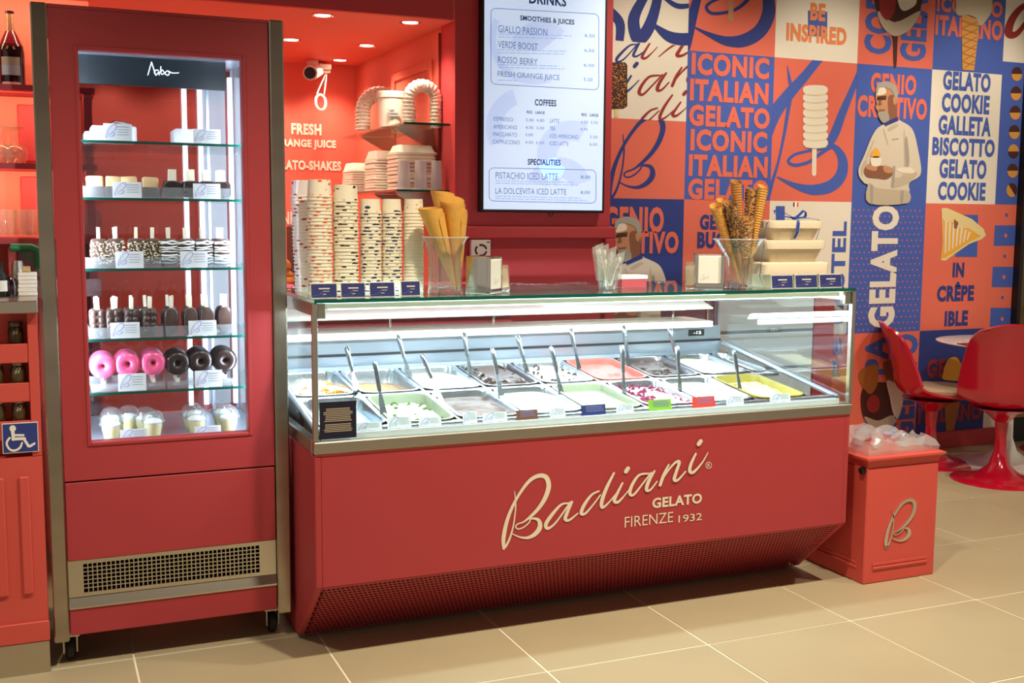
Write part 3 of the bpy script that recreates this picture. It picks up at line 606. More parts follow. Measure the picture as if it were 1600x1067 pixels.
for n, (L, R_, z) in enumerate((((162,195,206,220),(302,203,344,224),SZ[0]), ((176,282,221,306),(302,284,344,307),SZ[1]), ((181,391.5,224,418),(282,391,324,417),SZ[2]), ((173,502,218,528),(295,498,338,523),SZ[3]), ((185,581,228,610),(305,579,347,607),SZ[4]), ((188,668,230,689),(304,660,345,678),.698))):
    for q, (bx, sd) in enumerate(((L, 'left'), (R_, 'right'))):
        card(*bx, YF_ if n != 5 else 3.735, 'white script card, %s one on the freezer\'s %s' % (sd, SHN[n]), 'flavour cards in the freezer', z=z+.0005)
# clear cake boxes on the first shelf
def cakebox(px0, px1, py0, label, y=3.80, handle=False):
    a, c = W(px0, 215, y), W(px1, 215, y); h = W(px0, py0, y).z-SZ[0]; x0, x1 = a.x, c.x
    t = thing('cake_box', label, 'box', ((x0+x1)/2, y+.07, SZ[0]), 'cake boxes on the top freezer shelf')
    z = SZ[0]+.001; d = .13
    B().box(x0, x1, y, y+d, z, z+h).build('box_lid', 'clear_milky', t, bevel=.004)
    B().box(x0+.008, x1-.008, y+.008, y+d-.008, z+.003, z+h*.55).build('cake', 'm_cream', t, bevel=.008, seg=2)
    B().box(x0+.008, x1-.008, y+.008, y+d-.008, z+h*.56, z+h*.72).build('cream_layer', 'white', t, bevel=.006, seg=2)
    if handle: B().tube([(x0+.05, y+.03, z+h+.001), (x0+.075, y+.03, z+h+.018), (x0+.10, y+.03, z+h+.012), (x0+.13, y+.03, z+h+.003)], .004, 6).build('fastener', 'chrome', t, smooth=True)
cakebox(143, 214, 196, 'clear cake box with folded clip on top, left on the top freezer shelf', handle=True)
cakebox(273, 345, 201, 'clear cake box without clip, right on the top freezer shelf')
cakebox(132, 146, 205, 'narrow clear cake box at the far left of the top freezer shelf', 3.84)
# acrylic trays with low front lips
def tray(px0, px1, y0, z, label, h=.034, d=.16):
    a, c = W(px0, 500, y0).x, W(px1, 500, y0).x; z += .001
    b = B().box(a, c, y0, y0+d, z, z+.002).box(a, c, y0, y0+.0025, z, z+h).box(a, a+.0025, y0, y0+d, z, z+h).box(c-.0025, c, y0, y0+d, z, z+h)
    o = b.build('acrylic_tray', 'tray_clear'); return tag(o, label, 'tray', 'acrylic trays in the freezer')
for n in (1, 2, 3): 
    tray(133 if n < 3 else 139, 255, 3.7325, SZ[n], 'clear acrylic tray on the left of the freezer\'s '+SHN[n]); tray(258, 363, 3.7325, SZ[n], 'clear acrylic tray on the right of the freezer\'s '+SHN[n])
def at_shelf(px, y): return W(px, 500, y).x
def slab(w, h, d, z0=0, r=.3):
    """rounded bar outline seen from the front"""
    n = 20; P = []
    for i in range(n):
        a = 2*pi*i/n; P.append((w/2*math.copysign(abs(cos(a))**r, cos(a)), h/2+h/2*math.copysign(abs(sin(a))**r, sin(a))))
    return B().loops([[(u*k, y, z0+h/2+(v-h/2)*k) for u, v in P] for y, k in ((-d/2, .86), (-d*.38, .97), (0, 1), (d*.38, .97), (d/2, .86))])
def stickb(z0, z1, w=.010, x=0): return B().box(x-w/2, x+w/2, -.0014, .0014, z0, z1)
def popsicle(name, label, kind):
    t = local(thing(name, label, 'ice lolly', (0,0,0)))
    if kind == 'wafer':
        slab(.050, .064, .024, 0, .2).build('biscuit', 'biscuit', t, smooth=True); slab(.0525, .034, .028, -.001, .25).build('chocolate_dip', 'choc', t, smooth=True)
        return t
    if kind == 'lump':
        b = slab(.058, .054, .032, 0, .45); r = random.Random(5)
        for k in range(26): b.ball((r.uniform(-.025,.025), -.014+r.uniform(-.002,.004), r.uniform(.006,.048)), r.uniform(.003,.006), 6, 4)
        b.build('chocolate_bar', 'choc_dark', t, smooth=True); stickb(.050, .090, .024).build('stick', 'stick', t); return t
    if kind == 'smooth': slab(.046, .088, .024, 0, .75).build('chocolate_bar', 'choc_mid', t, smooth=True)
    elif kind == 'ribbed':
        b = slab(.046, .088, .018, 0, .3)
        for i in (-1, 1):
            for j in range(4): b.ball((i*.011, -.008, .012+j*.021), (.010, .006, .010), 8, 5)
        b.build('chocolate_bar', 'choc_mid', t, smooth=True)
    else:
        slab(.051, .090, .024, 0, .35).build('chocolate_bar', 'choc', t, smooth=True); b = B(); r = random.Random(9)
        if kind == 'nut':
            for k in range(150): b.ball((r.uniform(-.0245,.0245), -.0125+r.uniform(0,.003), r.uniform(.010,.080)), (r.uniform(.002,.004), .0018, r.uniform(.0012,.0024)), 5, 4)
            b.build('chopped_nuts', 'nuts', t)
        else:
            for k in range(9):
                z = .012+k*.0085+r.uniform(-.002,.002); b.tube([(-.0255, -.010, z), (-.01, -.0135, z+r.uniform(-.003,.003)), (.008, -.0135, z+r.uniform(-.002,.004)), (.0255, -.010, z+r.uniform(-.001,.003))], r.uniform(.0022,.0032), 5)
            b.build('icing_drizzle', 'drizzle', t)
    stickb(.085, .125).build('stick', 'stick', t)
    return t
def row(kind, name, pxs, z, what, group, depths=(0, .042), y0=3.755, lean=0):
    o = None; r = random.Random(len(what))
    for k, px in enumerate(pxs):
        for d, dy in enumerate(depths):
            x = at_shelf(px, y0)+dy*.02
            lab = '%s, %s from left%s' % (what, ('first', 'second', 'third', 'fourth')[k], ', front' if d == 0 else ', second back' if d == 1 else ', rearmost')
            loc = (x+r.uniform(-.003,.003) , y0+dy, z+.0035+(r.uniform(0,.002)))
            if o is None: o = popsicle(name, lab, kind); o.location = loc; o['group'] = group
            else: dup(o, loc, (0, r.uniform(-.05,.05), r.uniform(-.1,.1)), lab)
row('wafer', 'ice_cream_sandwich', (155.6,184,209,241), SZ[1], 'square biscuit ice cream sandwich half dipped in chocolate', 'ice cream sandwiches on the second freezer shelf')
row('lump', 'chocolate_lolly', (274,304,328,351), SZ[1], 'short knobbly dark chocolate ice lolly with wide stick', 'knobbly lollies on the second freezer shelf')
row('nut', 'nut_lolly', (158.4,186.6,214.7,241), SZ[2], 'chocolate ice lolly coated in chopped pale nuts', 'nut lollies on the third freezer shelf')
row('drizzle', 'drizzled_lolly', (267.2,294.4,321.6,347), SZ[2], 'chocolate ice lolly with white icing drizzle', 'drizzled lollies on the third freezer shelf')
row('ribbed', 'ribbed_lolly', (153.8,180,206,232.5), SZ[3], 'milk chocolate ice lolly with a block pattern', 'block pattern lollies on the fourth freezer shelf', (0, .04, .08))
row('smooth', 'smooth_lolly', (268,298,323.4,351.6), SZ[3], 'smooth oval milk chocolate ice lolly', 'smooth lollies on the fourth freezer shelf', (0, .04, .08))
def donut(label, m):
    t = local(thing('donut', label, 'donut', (0,0,0)))
    b = B(); n, k = 28, 12; R, r = .0228, .0185
    vs = []; fs = []
    for i in range(n):
        a = 2*pi*i/n
        for j in range(k):
            c = 2*pi*j/k; q = R+r*cos(c); vs.append((q*cos(a), r*1.05*sin(c), .068+q*sin(a)))
    for i in range(n):
        for j in range(k): fs.append((i*k+j, i*k+(j+1) % k, ((i+1) % n)*k+(j+1) % k, ((i+1) % n)*k+j))
    b.add(vs, fs); b.build('icing', m, t, smooth=True, fix=True)
    B().ball((.002, -.003, .026), (.005, .006, .007), 8, 5).build('icing_drip', m, t, smooth=True)
    B().box(-.006, .006, -.0015, .0015, .003, .03).build('stick', 'stick', t)
    return t
for pxs, m, nm in (((158.4,197,237.2), 'pink_icing', 'pink iced'), ((275.6,311.3,349.7), 'choc_dark', 'dark chocolate')):
    o = None
    for k, px in enumerate(pxs):
        for d in range(3):
            y = 3.765+d*.046; lab = '%s donut on a stick, %s file from the left, %s' % (nm, ('first','second','third')[k], ('front one','middle one','rear one')[d])
            loc = (at_shelf(px, 3.765)+d*.001, y, SZ[4]+.0125+(.003 if k else 0))
            if o is None: o = donut(lab, m); o.location = loc; o['group'] = nm+' donuts on the fifth freezer shelf'
            else: dup(o, loc, None, lab)
for px0, px1, sd in ((139,256,'left'),(259,364,'right')):
    a, c = at_shelf(px0, 3.74), at_shelf(px1, 3.74); z = SZ[4]+.001
    o = B().box(a, c, 3.74, 3.90, z+.008, z+.010).box(a, c, 3.74, 3.743, z, z+.024).box(a, c, 3.897, 3.90, z, z+.03).build('donut_stand', 'tray_clear'); tag(o, 'clear acrylic stand holding donut sticks, %s side of the fifth freezer shelf' % sd, 'stand', 'donut stands in the freezer')
def domecup(label):
    t = local(thing('dessert_cup', label, 'cup', (0,0,0)))
    B().lathe([(.022,0),(.0335,.052)], n=20, cap1=False).build('cup', 'clear', t, smooth=True)
    B().lathe([(.021,.001),(.029,.036),(.026,.043),(.012,.048)], n=16).build('dessert', 'm_butter', t, smooth=True)
    B().lathe([(.024,.037),(.030,.050),(.026,.056),(.012,.062)], n=16).build('cream_topping', 'white', t, smooth=True)
    B().lathe([(.038,.050),(.038,.055),(.035,.057),(.032,.072),(.024,.084),(.012,.090),(.003,.091)], n=20, cap0=False).build('dome_lid', 'clear', t, smooth=True)
    return t
o = None
for lab, px, y in (('front left',168.7,3.77),('back left',168,3.88),('middle back',196.6,3.90),('right, behind the front one',222,3.85),('front right',234.6,3.775)):
    loc = (at_shelf(px, y), y, .699); L = 'dome lidded cup in left cluster on freezer floor, '+lab
    if o is None: o = domecup(L); o.location = loc; o['group'] = 'dome lidded cups on the freezer floor'
    else: dup(o, loc, None, L)
for lab, px, y in (('back left',296,3.87),('front left',303,3.78),('back right',343.5,3.88),('front right',354,3.78)):
    dup(o, (at_shelf(px, y), y, .699), None, 'dome lidded cup in right cluster on freezer floor, '+lab)
# ------------------------------------------------------------------ gelato counter
CX0, CX1, CY, CYB, CT = .770, 2.845, 3.35, 4.36, 1.172
gc = thing('gelato_counter', 'long red gelato display counter with glass top and white script lettering', 'counter', ((CX0+CX1)/2, 3.85, 0))
PZ0, PZ1, BY = .262, .683, 3.625
pl = B().box(CX0+.0222, CX1-.0222, CY+.001, CY+.02, PZ0, PZ1).build('front_panel', 'red_panel', gc)
B().box(CX0+.004, CX1-.004, CY-.0015, CY+.01, PZ1, PZ1+.005).build('panel_lip', 'coral', gc)
for x, s in ((CX0, 1), (CX1, -1)):
    B().prism([(CY,PZ1),(CY,PZ0),(BY,.012),(CYB,.012),(CYB,PZ1)], lambda u, v, w: (w, u, v), x, x+s*.022).build('side_panel', 'red_panel', gc, bevel=.003)
B().box(CX0+.03, CX1-.03, BY+.03, CYB-.01, .0, .04).build('base', 'black', gc)
# perforated sloping grille: a real plate of staggered hexagonal holes
ex, L = CX1-CX0-.044, math.hypot(BY-CY, PZ0-.012); dirv = Vector((0, BY-CY, .012-PZ0)).normalized()
def G(u, v, w=0): p = Vector((CX0+.022+u, CY+.004, PZ0-.002))+dirv*v; return (p.x, p.y, p.z-w)
b = B(); ncx, ncy = 132, 18; pxs = ex/ncx; pys = (L-.02)/ncy; hr = .0064
for j in range(ncy):
    for i in range(ncx):
        off = pxs/2 if j % 2 else 0
        u0, v0 = i*pxs+off, .012+j*pys; u1 = min(u0+pxs, ex) ; v1 = v0+pys; cx, cy = (u0+u1)/2, (v0+v1)/2
        out = [(u1, cy), (u1, v1), (cx, v1), (u0, v1), (u0, cy), (u0, v0), (cx, v0), (u1, v0)]
        rx = min(hr, (u1-u0)*.42); inn = [(cx+rx*cos(a*pi/4), cy+hr*.9*sin(a*pi/4)) for a in range(8)]
        o = len(b.v); b.v += [G(*p) for p in out]+[G(*p) for p in inn]; b.f += [(o+k, o+(k+1) % 8, o+8+(k+1) % 8, o+8+k) for k in range(8)]
b.add([G(0,0), G(ex,0), G(ex,.012), G(0,.012)], [(0,1,2,3)]); b.add([G(0,.012+ncy*pys), G(ex,.012+ncy*pys), G(ex,L), G(0,L)], [(0,1,2,3)])
b.build('perforated_grille', 'red_panel', gc, kind='stuff')
b = B(); b.add([G(0,0,-.035), G(ex,0,-.035), G(ex,L,-.035), G(0,L,-.035)], [(0,1,2,3)]); b.build('grille_backing', 'hole', gc)
# lettering on the front
def CF(u, v, w=0): p = W(740+u/3.8095, 660+v/3.8095, CY-.0012); return (p.x, p.y-w, p.z)
wd_ = B().ribbon(EMB+LA+LD+LI+LA2+LN+LI2, CF, 8).build('script_lettering', 'cream_letter', pl)
b = B().ribbon([[(1399+17*cos(a*pi/8), 255+19*sin(a*pi/8), 3.5) for a in range(17)]], CF, 2)
ptext(b, 'R', 740+1391/3.81, 660+245/3.81, 660+266/3.81, 740+1407/3.81, CY, .01, .0012); b.build('registered_mark', 'cream_letter', pl)
b = B(); fx = lambda x: 740+x/3.8095; fy = lambda y: 660+y/3.8095
def ctext(s, x0, yb, x1, yt, bold):
    b = B()
    a, c, t = W(fx(x0), fy(yb), CY), W(fx(x1), fy(yb), CY), W(fx(x0), fy(yt), CY); text(b, s, (a.x, CY-.0012, a.z), (c.x-a.x, 0, 0), (0, 0, t.z-a.z), bold); b.build('lettering', 'cream_letter', pl)
ctext('GELATO', 1062, 512, 1357, 450, .035); ctext('FIRENZE', 898, 625, 1185, 563, -.004); ctext('1932', 1218, 596, 1357, 553, .002)
# steel band, posts and rails
B().box(CX0-.002, CX1+.002, CY-.006, CY+.03, PZ1+.006, .728).build('front_rail', 'steel_h', gc, bevel=.003)
for x, s in ((CX0-.002, 1), (CX1+.002, -1)):
    B().box(x, x+s*.03, CY+.031, CYB, PZ1+.002, .728).build('side_rail', 'steel_h', gc, bevel=.003)
    B().box(x, x+s*.016, CY-.004, CY+.018, .7285, CT-.012).build('corner_post', 'steel', gc, bevel=.002)
    B().box(x, x+s*.012, CYB-.02, CYB, .7285, CT-.012).build('corner_post', 'steel', gc, bevel=.002)
    B().box(x, x+s*.012, CY+.019, CYB-.051, CT-.05, CT-.012).build('top_rail', 'steel_h', gc)
    B().box(x+s*.016, x+s*.044, CY+.004, CY+.022, CT-.062, CT-.014).build('glass_clamp', 'steel', gc, bevel=.003)
tg = B().box(CX0+.004, CX1-.004, CY-.004, 3.98, CT-.0115, CT-.0005).build('top_glass', 'glass_top', gc)
B().box(CX0+.004, CX1-.004, CY-.006, CY-.004, CT-.0115, CT-.0005).build('glass_edge', 'glass_edge', tg)
B().box(CX0+.016, CX1-.016, CY+.002, CY+.008, .7285, CT-.0125).build('front_glass', 'glass', gc)
for x, s in ((CX0, 1), (CX1, -1)): B().box(x+s*.004, x+s*.010, CY+.02, CYB-.052, .7285, CT-.052).build('end_glass', 'glass' if s > 0 else 'end_glass', gc)
# inside: sloping well, back wall, light bars, service shelf
TY0, TZ0, TILT = 3.40, .755, radians(6.5)
def TZ(y): return TZ0+(y-TY0)*math.tan(TILT)
IXA, IXB = CX0+.03, CX1-.03
B().box(IXA, IXB, CY+.035, CYB-.03, .60, .615).build('well_floor', 'well', gc)
b = B(); b.box(IXA, IXB, CY+.032, CY+.04, .615, .745)
b.build('well_front', 'well', gc)
B().box(IXA, IXB, 4.20, 4.21, .616, .955).build('back_panel', 'blue_steel', gc)
B().box(IXA, IXB, 4.195, 4.199, .885, .895).build('panel_seam', 'dark_grey', gc)
B().box(IXA, IXB-.10, 4.12, 4.34, .956, .985).build('service_shelf', 'white_plastic', gc, bevel=.003)
B().box(IXA, IXB-.10, 4.112, 4.119, .960, .982).build('light_or_reflection_strip', 'led', gc)
B().box(IXA, IXB-.15, 4.26, 4.34, 1.02, 1.03).build('upper_shelf', 'white_plastic', gc)
B().prism([(4.02,1.045),(4.32,1.132),(4.32,1.138),(4.02,1.051)], lambda u, v, w: (w, u, v), IXA, IXB-.16).build('hood_panel', 'white_plastic', gc)
for x in (1.3, 1.75, 2.62): B().lathe([(.006,.985),(.006,1.02)], (x, 4.29, 0), 10).build('shelf_pin', 'chrome', gc)
B().box(IXA, IXB-.12, 3.95, 4.05, 1.115, 1.130).build('light_housing', 'white_plastic', gc, bevel=.003)
B().box(IXA+.02, IXB-.14, 3.96, 4.04, 1.110, 1.1145).build('light_panel', 'soft_glow', gc)
B().box(CX0+.05, CX1-.05, CY+.03, CY+.055, CT-.032, CT-.018).build('light_housing', 'white_plastic', gc)
B().box(CX0+.06, CX1-.06, CY+.032, CY+.053, CT-.036, CT-.0325).build('light_or_reflection_strip', 'led', gc)
for x in (IXA-.016, IXB):
    b = B().tube([(x+.008, CY+.05, .748), (x+.008, 4.19, TZ(4.19)+.03)], .010, 10); b.build('side_tube', 'blue_steel', gc, smooth=True)
a = W(1076, 525, 4.108); c = W(1100, 514, 4.108)
dsp = B().box(a.x, c.x, 4.106, 4.111, a.z, c.z).build('temperature_display', 'black', gc)
b = B(); text(b, '-12', (a.x+(c.x-a.x)*.3, 4.105, a.z+.008), ((c.x-a.x)*.5, 0, 0), (0, 0, (c.z-a.z)*.45)); b.build('digits', 'led_digit', dsp)
# navy notice taped inside the front glass
a, c = W(499.5, 687, CY+.0005), W(556.5, 625.5, CY+.0005)
t = thing('notice', 'square navy notice with lines of small print behind counter glass, lower left', 'sign', (a.x, CY, a.z))
B().box(a.x, c.x, CY-.0005, CY+.0015, max(a.z, .729), c.z).build('sheet', 'navy_dark', t)
b = B(); r = random.Random(2); h = c.z-a.z; w = c.x-a.x
for k in range(14):
    if k == 8: continue
    z0 = a.z+h*(.80-k*.047); q = r.uniform(.1, .18); b.add([(a.x+w*q, CY-.0009, z0), (c.x-w*q, CY-.0009, z0), (c.x-w*q, CY-.0009, z0+h*.022), (a.x+w*q, CY-.0009, z0+h*.022)], [(0,1,2,3)])
b.build('small_print', 'gold_text', t, kind='stuff')
# ---- gelato pans
def rrect(w, l, r, z, n=5):
    P = []
    for cx, cy, a0 in ((w/2-r, l/2-r, 0), (-w/2+r, l/2-r, pi/2), (-w/2+r, -l/2+r, pi), (w/2-r, -l/2+r, 1.5*pi)):
        for k in range(n): a = a0+pi/2*k/(n-1); P.append((cx+r*cos(a), cy+r*sin(a), z))
    return P
PW, PL, PD = .226, .340, .115
from mathutils import noise as mnoise
def gelato(m, level, rough_, pile, seed, parent, w=PW, name='gelato'):
    def fn(s, t):
        x, y = (s-.5)*2, (t-.5)*2
        a = max(abs(x), abs(y)); ed = max(0, 1-a)
        z = level+.007+pile*(math.exp(-((x-.1)**2*1.2+(y-.1)**2*1.2)))-pile*.3
        v = Vector((x*w*.5*9+seed, y*PL*.5*9, seed*.7))
        z += rough_*1.25*(mnoise.noise(v)*.9+.6*mnoise.noise(v*2.3)+.45*abs(mnoise.noise(v*5))+.25*mnoise.noise(v*10))*min(1, ed*5)
        z = min(z, -.004)
        rx = (w-.026)/2; ry = (PL-.03)/2; q = .045
        X, Y = x*rx, y*ry                       # round the corners into the pan
        if abs(X) > rx-q and abs(Y) > ry-q:
            dx, dy = abs(X)-(rx-q), abs(Y)-(ry-q); m_ = max(dx, dy); l = math.hypot(dx, dy) or 1
            X = math.copysign(rx-q+dx*m_/l, X); Y = math.copysign(ry-q+dy*m_/l, Y)
        return (X, Y, z)
    return B().grid(30, 36, fn).build(name, m, parent, smooth=True)
def pan(label, m, level, rough_, pile, seed, x, y, w=PW, inner='steel_pan', extra=None):
    t = local(thing('gelato_pan', label, 'pan', (x, y, TZ(y)+.004), 'steel gelato pans')); t.rotation_euler = (TILT, 0, 0)
    B().loops([rrect(w, PL, .045, -.003), rrect(w, PL, .045, 0), rrect(w-.018, PL-.018, .04, 0), rrect(w-.024, PL-.024, .038, -.006), rrect(w-.034, PL-.034, .034, -PD)], False, True).build('basin', inner, t, smooth=True, fix=False)
    g = gelato(m, level, rough_, pile, seed, t, w)
    if extra: extra(t, g)
    return t
def swirl(name, m, n, seed, lvl, sz=.016):
    def f(t, g):
        r = random.Random(seed); b = B()
        for k in range(n):
            x, y = r.uniform(-.085,.085), r.uniform(-.13,.14); z = lvl+r.uniform(-.004,.010)
            a = r.uniform(0, pi); l = r.uniform(.6, 1.5)*sz
            b.tube([(x-l*cos(a), y-l*sin(a), z-.004), (x, y, z+.004), (x+l*cos(a), y+l*sin(a), z-.004)], [.003, r.uniform(.004,.007), .003], 6)
        b.build(name, m, t, smooth=True)
    return f
GM = dict(orange=('#f2e7d4',.6), mango=('#f0a326',.35), tan=('#b98c63',.6), vanilla=('#f7f1e0',.55), brown=('#4a3026',.45), milk=('#5f463a',.45), pist=('#8b9076',.5), pale_pist=('#92957a',.4), mint=('#c4c9ae',.55), leaf=('#556e34',.5), stracc=('#f5f1ea',.55), pink=('#d0675a',.5), dark=('#3e261d',.5), cream=('#f0e2bc',.55), berry=('#dfbcc9',.5), berry_d=('#7a1238',.35), yellow=('#9c8d3c',.45), lemon=('#eadb88',.5), blue=('#bccfe6',.5), choc_s=('#3a211a',.35))
for k, (c, r) in GM.items(): mat('g_'+k, c, r, noise=.06, nscale=60, bump=.25)
mat('steel_dark', '#8a8484', .3, 1)
GX, GW = .800, .2380
YFR, YBK = TY0+.02+PL/2, TY0+.02+PL+.03+PL/2
px_ = lambda i: GX+GW*(i+.5)
pan('pan of pale blue white gelato behind the navy notice, front row', 'g_blue', -.05, .012, .01, 1, px_(0), YFR)
pan('pan of pale green gelato with leafy green ripples, front row', 'g_mint', -.042, .016, .034, 2, px_(1), YFR, inner='g_pist', extra=swirl('green_ripple', 'g_leaf', 16, 4, -.028))
pan('pan of smooth light brown gelato, front row', 'g_milk', -.030, .004, .006, 3, px_(2), YFR)
pan('pan of smooth white gelato with brown card in front, front row', 'g_vanilla', -.026, .006, .012, 4, px_(3), YFR)
pan('pan of smooth pale green gelato with navy card in front, front row', 'g_pale_pist', -.03, .005, .008, 5, px_(4), YFR, inner='g_pale_pist')
pan('pan of white gelato rippled with dark red berries, front row', 'g_berry', -.035, .014, .02, 6, px_(5), YFR, extra=swirl('berry_ripple', 'g_berry_d', 60, 8, -.022, .012))
pan('pan of bright white gelato with red card in front, front row', 'g_vanilla', -.026, .007, .014, 7, px_(6), YFR)
pan('pan of yellow gelato at the right end of the front row', 'g_lemon', -.04, .014, .03, 8, px_(7), YFR, inner='g_yellow', extra=swirl('yellow_ripple', 'g_yellow', 14, 12, -.032))
pan('pan of white gelato with orange fruit sauce at the left end, back row', 'g_orange', -.05, .016, .035, 11, px_(0), YBK, extra=swirl('mango_sauce', 'g_mango', 22, 15, -.030, .02))
pan('pan of tan gelato low in its steel pan, back row', 'g_tan', -.066, .008, .012, 12, px_(1), YBK)
pan('pan of white gelato second from brown chunky pan, back row', 'g_vanilla', -.034, .006, .022, 13, px_(2), YBK)
pan('pan of glossy brown gelato with chunky folds, left of the streaked white pan', 'g_brown', -.026, .024, .03, 14, px_(3), YBK, inner='steel_dark', extra=swirl('chocolate_sauce', 'choc_dark', 22, 18, -.012, .018))
pan('pan of white gelato streaked with chocolate, back row', 'g_stracc', -.038, .020, .03, 15, px_(4), YBK, extra=swirl('chocolate_streak', 'g_choc_s', 26, 20, -.022, .010))
pan('pan of salmon pink gelato, back row', 'g_pink', -.030, .012, .026, 16, px_(5), YBK, inner='g_pink')
pan('pan of dark chocolate gelato right of the pink one, back row', 'g_dark', -.034, .020, .026, 17, px_(6), YBK, inner='steel_dark')
pan('pan of cream coloured gelato right of the dark chocolate, back row', 'g_cream', -.032, .014, .032, 18, px_(7), YBK)
pan('narrow pan of cream gelato at the right end of the back row', 'g_cream', -.03, .005, .01, 19, GX+GW*8+.045, YBK, w=.085)
# steel frame the pans hang in
b = B()
for y0, y1 in ((TY0-.004, TY0+.019), (TY0+PL+.021, TY0+PL+.049), (TY0+2*PL+.052, 4.195)):
    b.loops([[(x, y0, TZ(y0)), (x, y1, TZ(y1)), (x, y1, TZ(y1)-.012), (x, y0, TZ(y0)-.012)] for x in (IXA+.002, IXB-.002)])
for i in range(9):
    x = GX+GW*i
    for y0, y1 in ((TY0+.019, TY0+PL+.021), (TY0+PL+.049, TY0+2*PL+.052)):
        b.loops([[(xx, y0, TZ(y0)), (xx, y1, TZ(y1)), (xx, y1, TZ(y1)-.012), (xx, y0, TZ(y0)-.012)] for xx in (x-.0055, x+.0055)])
b.build('pan_frame', 'steel_pan', gc, fix=True)
# spatulas standing in the pans
SP = [((557.8,610),(541,541),1),((599,645.6),(585.7,565),0),((640,588),(621,522),1),((685.6,619),(659,553),0),((735.5,587),(724.6,518.7),1),((782.5,616),(769.3,543),0),((824,582),(808,524),1),((876.5,612),(861,541),0),((905,576.6),(891,512),1),((983,572),(974,507.6),1),((975.5,615),(971.7,538.4),0),((1061,575),(1046,512),1),((1062.7,610),(1057.7,540),0),((1156,607),(1146,547),0)]
SL = ['in the tan gelato pan', 'in the leafy green gelato', 'in the white pan of the back row', 'left in the light brown gelato', 'in the chunky brown gelato', 'left in the white front pan', 'in the chocolate streaked white gelato', 'in the pale green gelato', 'in the salmon pink gelato', 'in the dark chocolate gelato', 'in the berry rippled gelato', 'in the cream gelato of the back row', 'in the white gelato behind the red card', 'in the yellow gelato']
for ((bx, by), (tx, ty), back), lb in zip(SP, SL):
    y = 3.66 if not back else 4.0
    for _ in range(12): y = W(bx, by, y).y if False else WZ(bx, by, TZ(y)+.002).y
    y = min(max(y, TY0+.06), 4.12); p0 = W(bx, by, y); p1 = W(tx, ty, y+.03); d = (p1-p0); u = d.normalized()
    zb = TZ(y)-.03; 
    t = thing('gelato_spatula', 'steel gelato spatula standing '+lb, 'spatula', (p0.x, y, zb), 'gelato spatulas')
    L = d.length; side = Vector((cos(.5), sin(.5), 0))
    h0 = p0+u*L*.42
    b = B().tube([h0, h0+u*L*.1, p0+u*L*.8, p1-u*.006, p1], [.0068, .0078, .0088, .0092, .006], 10); b.build('handle', 'spatula', t, smooth=True)
    q = p0-u*.05; b = B()
    b.loops([[c+side*w_+Vector((0,s*.0015,0)) for w_, s in ((-w, -1), (w, -1), (w, 1), (-w, 1))] for c, w in ((q, .017), (p0, .016), (p0+u*L*.25, .011), (p0+u*L*.43, .005))]); b.build('blade', 'spatula', t)
# cards along the front of the pans
CL = [(606,650,643,671,'card_white','white card with pale script emblem before the leafy green gelato'),(557,647,597,662,'card_white','long white card beside the navy notice'),(755,632,793,649,'card_white','white card on the light brown pan'),(724,643,746,663,'card_white','narrow white card left of the light brown pan\'s card'),
      (807,640,841,657,'brown_card','brown price card before the white front pan'),(909,632,947,650,'navy','navy price card before the pale green gelato'),(1014,624,1050,643,'green_card','green price card before the berry gelato'),(1083,621,1118,640,'red_card','red price card before the bright white gelato'),
      (1136,616,1163,632,'card_white','white card just right of the red price card'),(1204,613,1236,628,'card_white','white card before the yellow gelato'),(964,620,991,635,'card_white','white card between the pale green and berry pans'),(860,630,884,646,'card_white','white card right of the brown price card'),(655,652,690,668,'card_white','white card right of the leafy green gelato card')]
for x0, y0, x1, y1, m, lb in CL:
    t = card(x0, y0, x1, y1, 3.392, lb, 'flavour cards along the gelato pans', m, 12, m == 'card_white', True, None, 'card', z=.7465)
# ------------------------------------------------------------------ things standing on the counter's glass top
TZC = CT
# paper cups, upside down and nested in tall stacks
def cup_mesh(d, h, m, name='paper_cup', label='', group='', wk=.945):
    t = local(thing(name, label, 'cup', (0,0,0), group))
    r = d/2
    B().lathe([(r*.82, h-.003), (r*.84, h), (r*.87, h), (r*wk, .004)], n=22, cap0=True, cap1=False).build('wall', m, t, smooth=True, fix=False)
    B().lathe([(r*(wk-.005),.0045),(r*.985,.0055),(r,.003),(r*.985,.0005),(r*(wk-.005),.001)], n=22, cap0=False, cap1=False).build('rim', 'cream_rim', t, smooth=True)
    return t
mat('cream_rim', '#f6ecd6', .5)
STK = [(478,3.735,.078,28,'cup_red','leftmost half hidden red spotted stack'),(500,3.60,.083,29,'cup_orange','tall orange printed stack'),(540.5,3.60,.086,27,'cup_brown','wide brown printed stack'),
       (579.5,3.60,.0725,25,'cup_navy','navy flower stack right of the brown printed one'),(612,3.60,.0705,25,'cup_navy','navy specked stack second from the cones'),(646,3.60,.0705,25,'cup_small','brown specked stack beside the folded cones')]
rc = random.Random(11)
for k, (px, y, d, n, m, lb) in enumerate(STK):
    x = W(px, 400, y).x; top = W(px, (282,281,289,311,311,311)[k], y).z
    h = .056 if d > .075 else .048; pitch = (top-TZC-h)/(n-1); o = None
    for i in range(n):
        L = 'topmost paper cup of the '+lb if i == n-1 else '%s paper cup down in the ' % ordn(n-1-i)+lb
        loc = (x+rc.uniform(-.0008,.0008)+.0004*i*(-1 if k == 0 else 0), y, TZC+i*pitch); rot = (0, 0, rc.uniform(0, 6.28))
        g = 'paper cups in the '+lb
        if o is None: o = cup_mesh(d, h, m, label=L, group=g); o.location = loc
        else: dup(o, loc, rot, L, g)
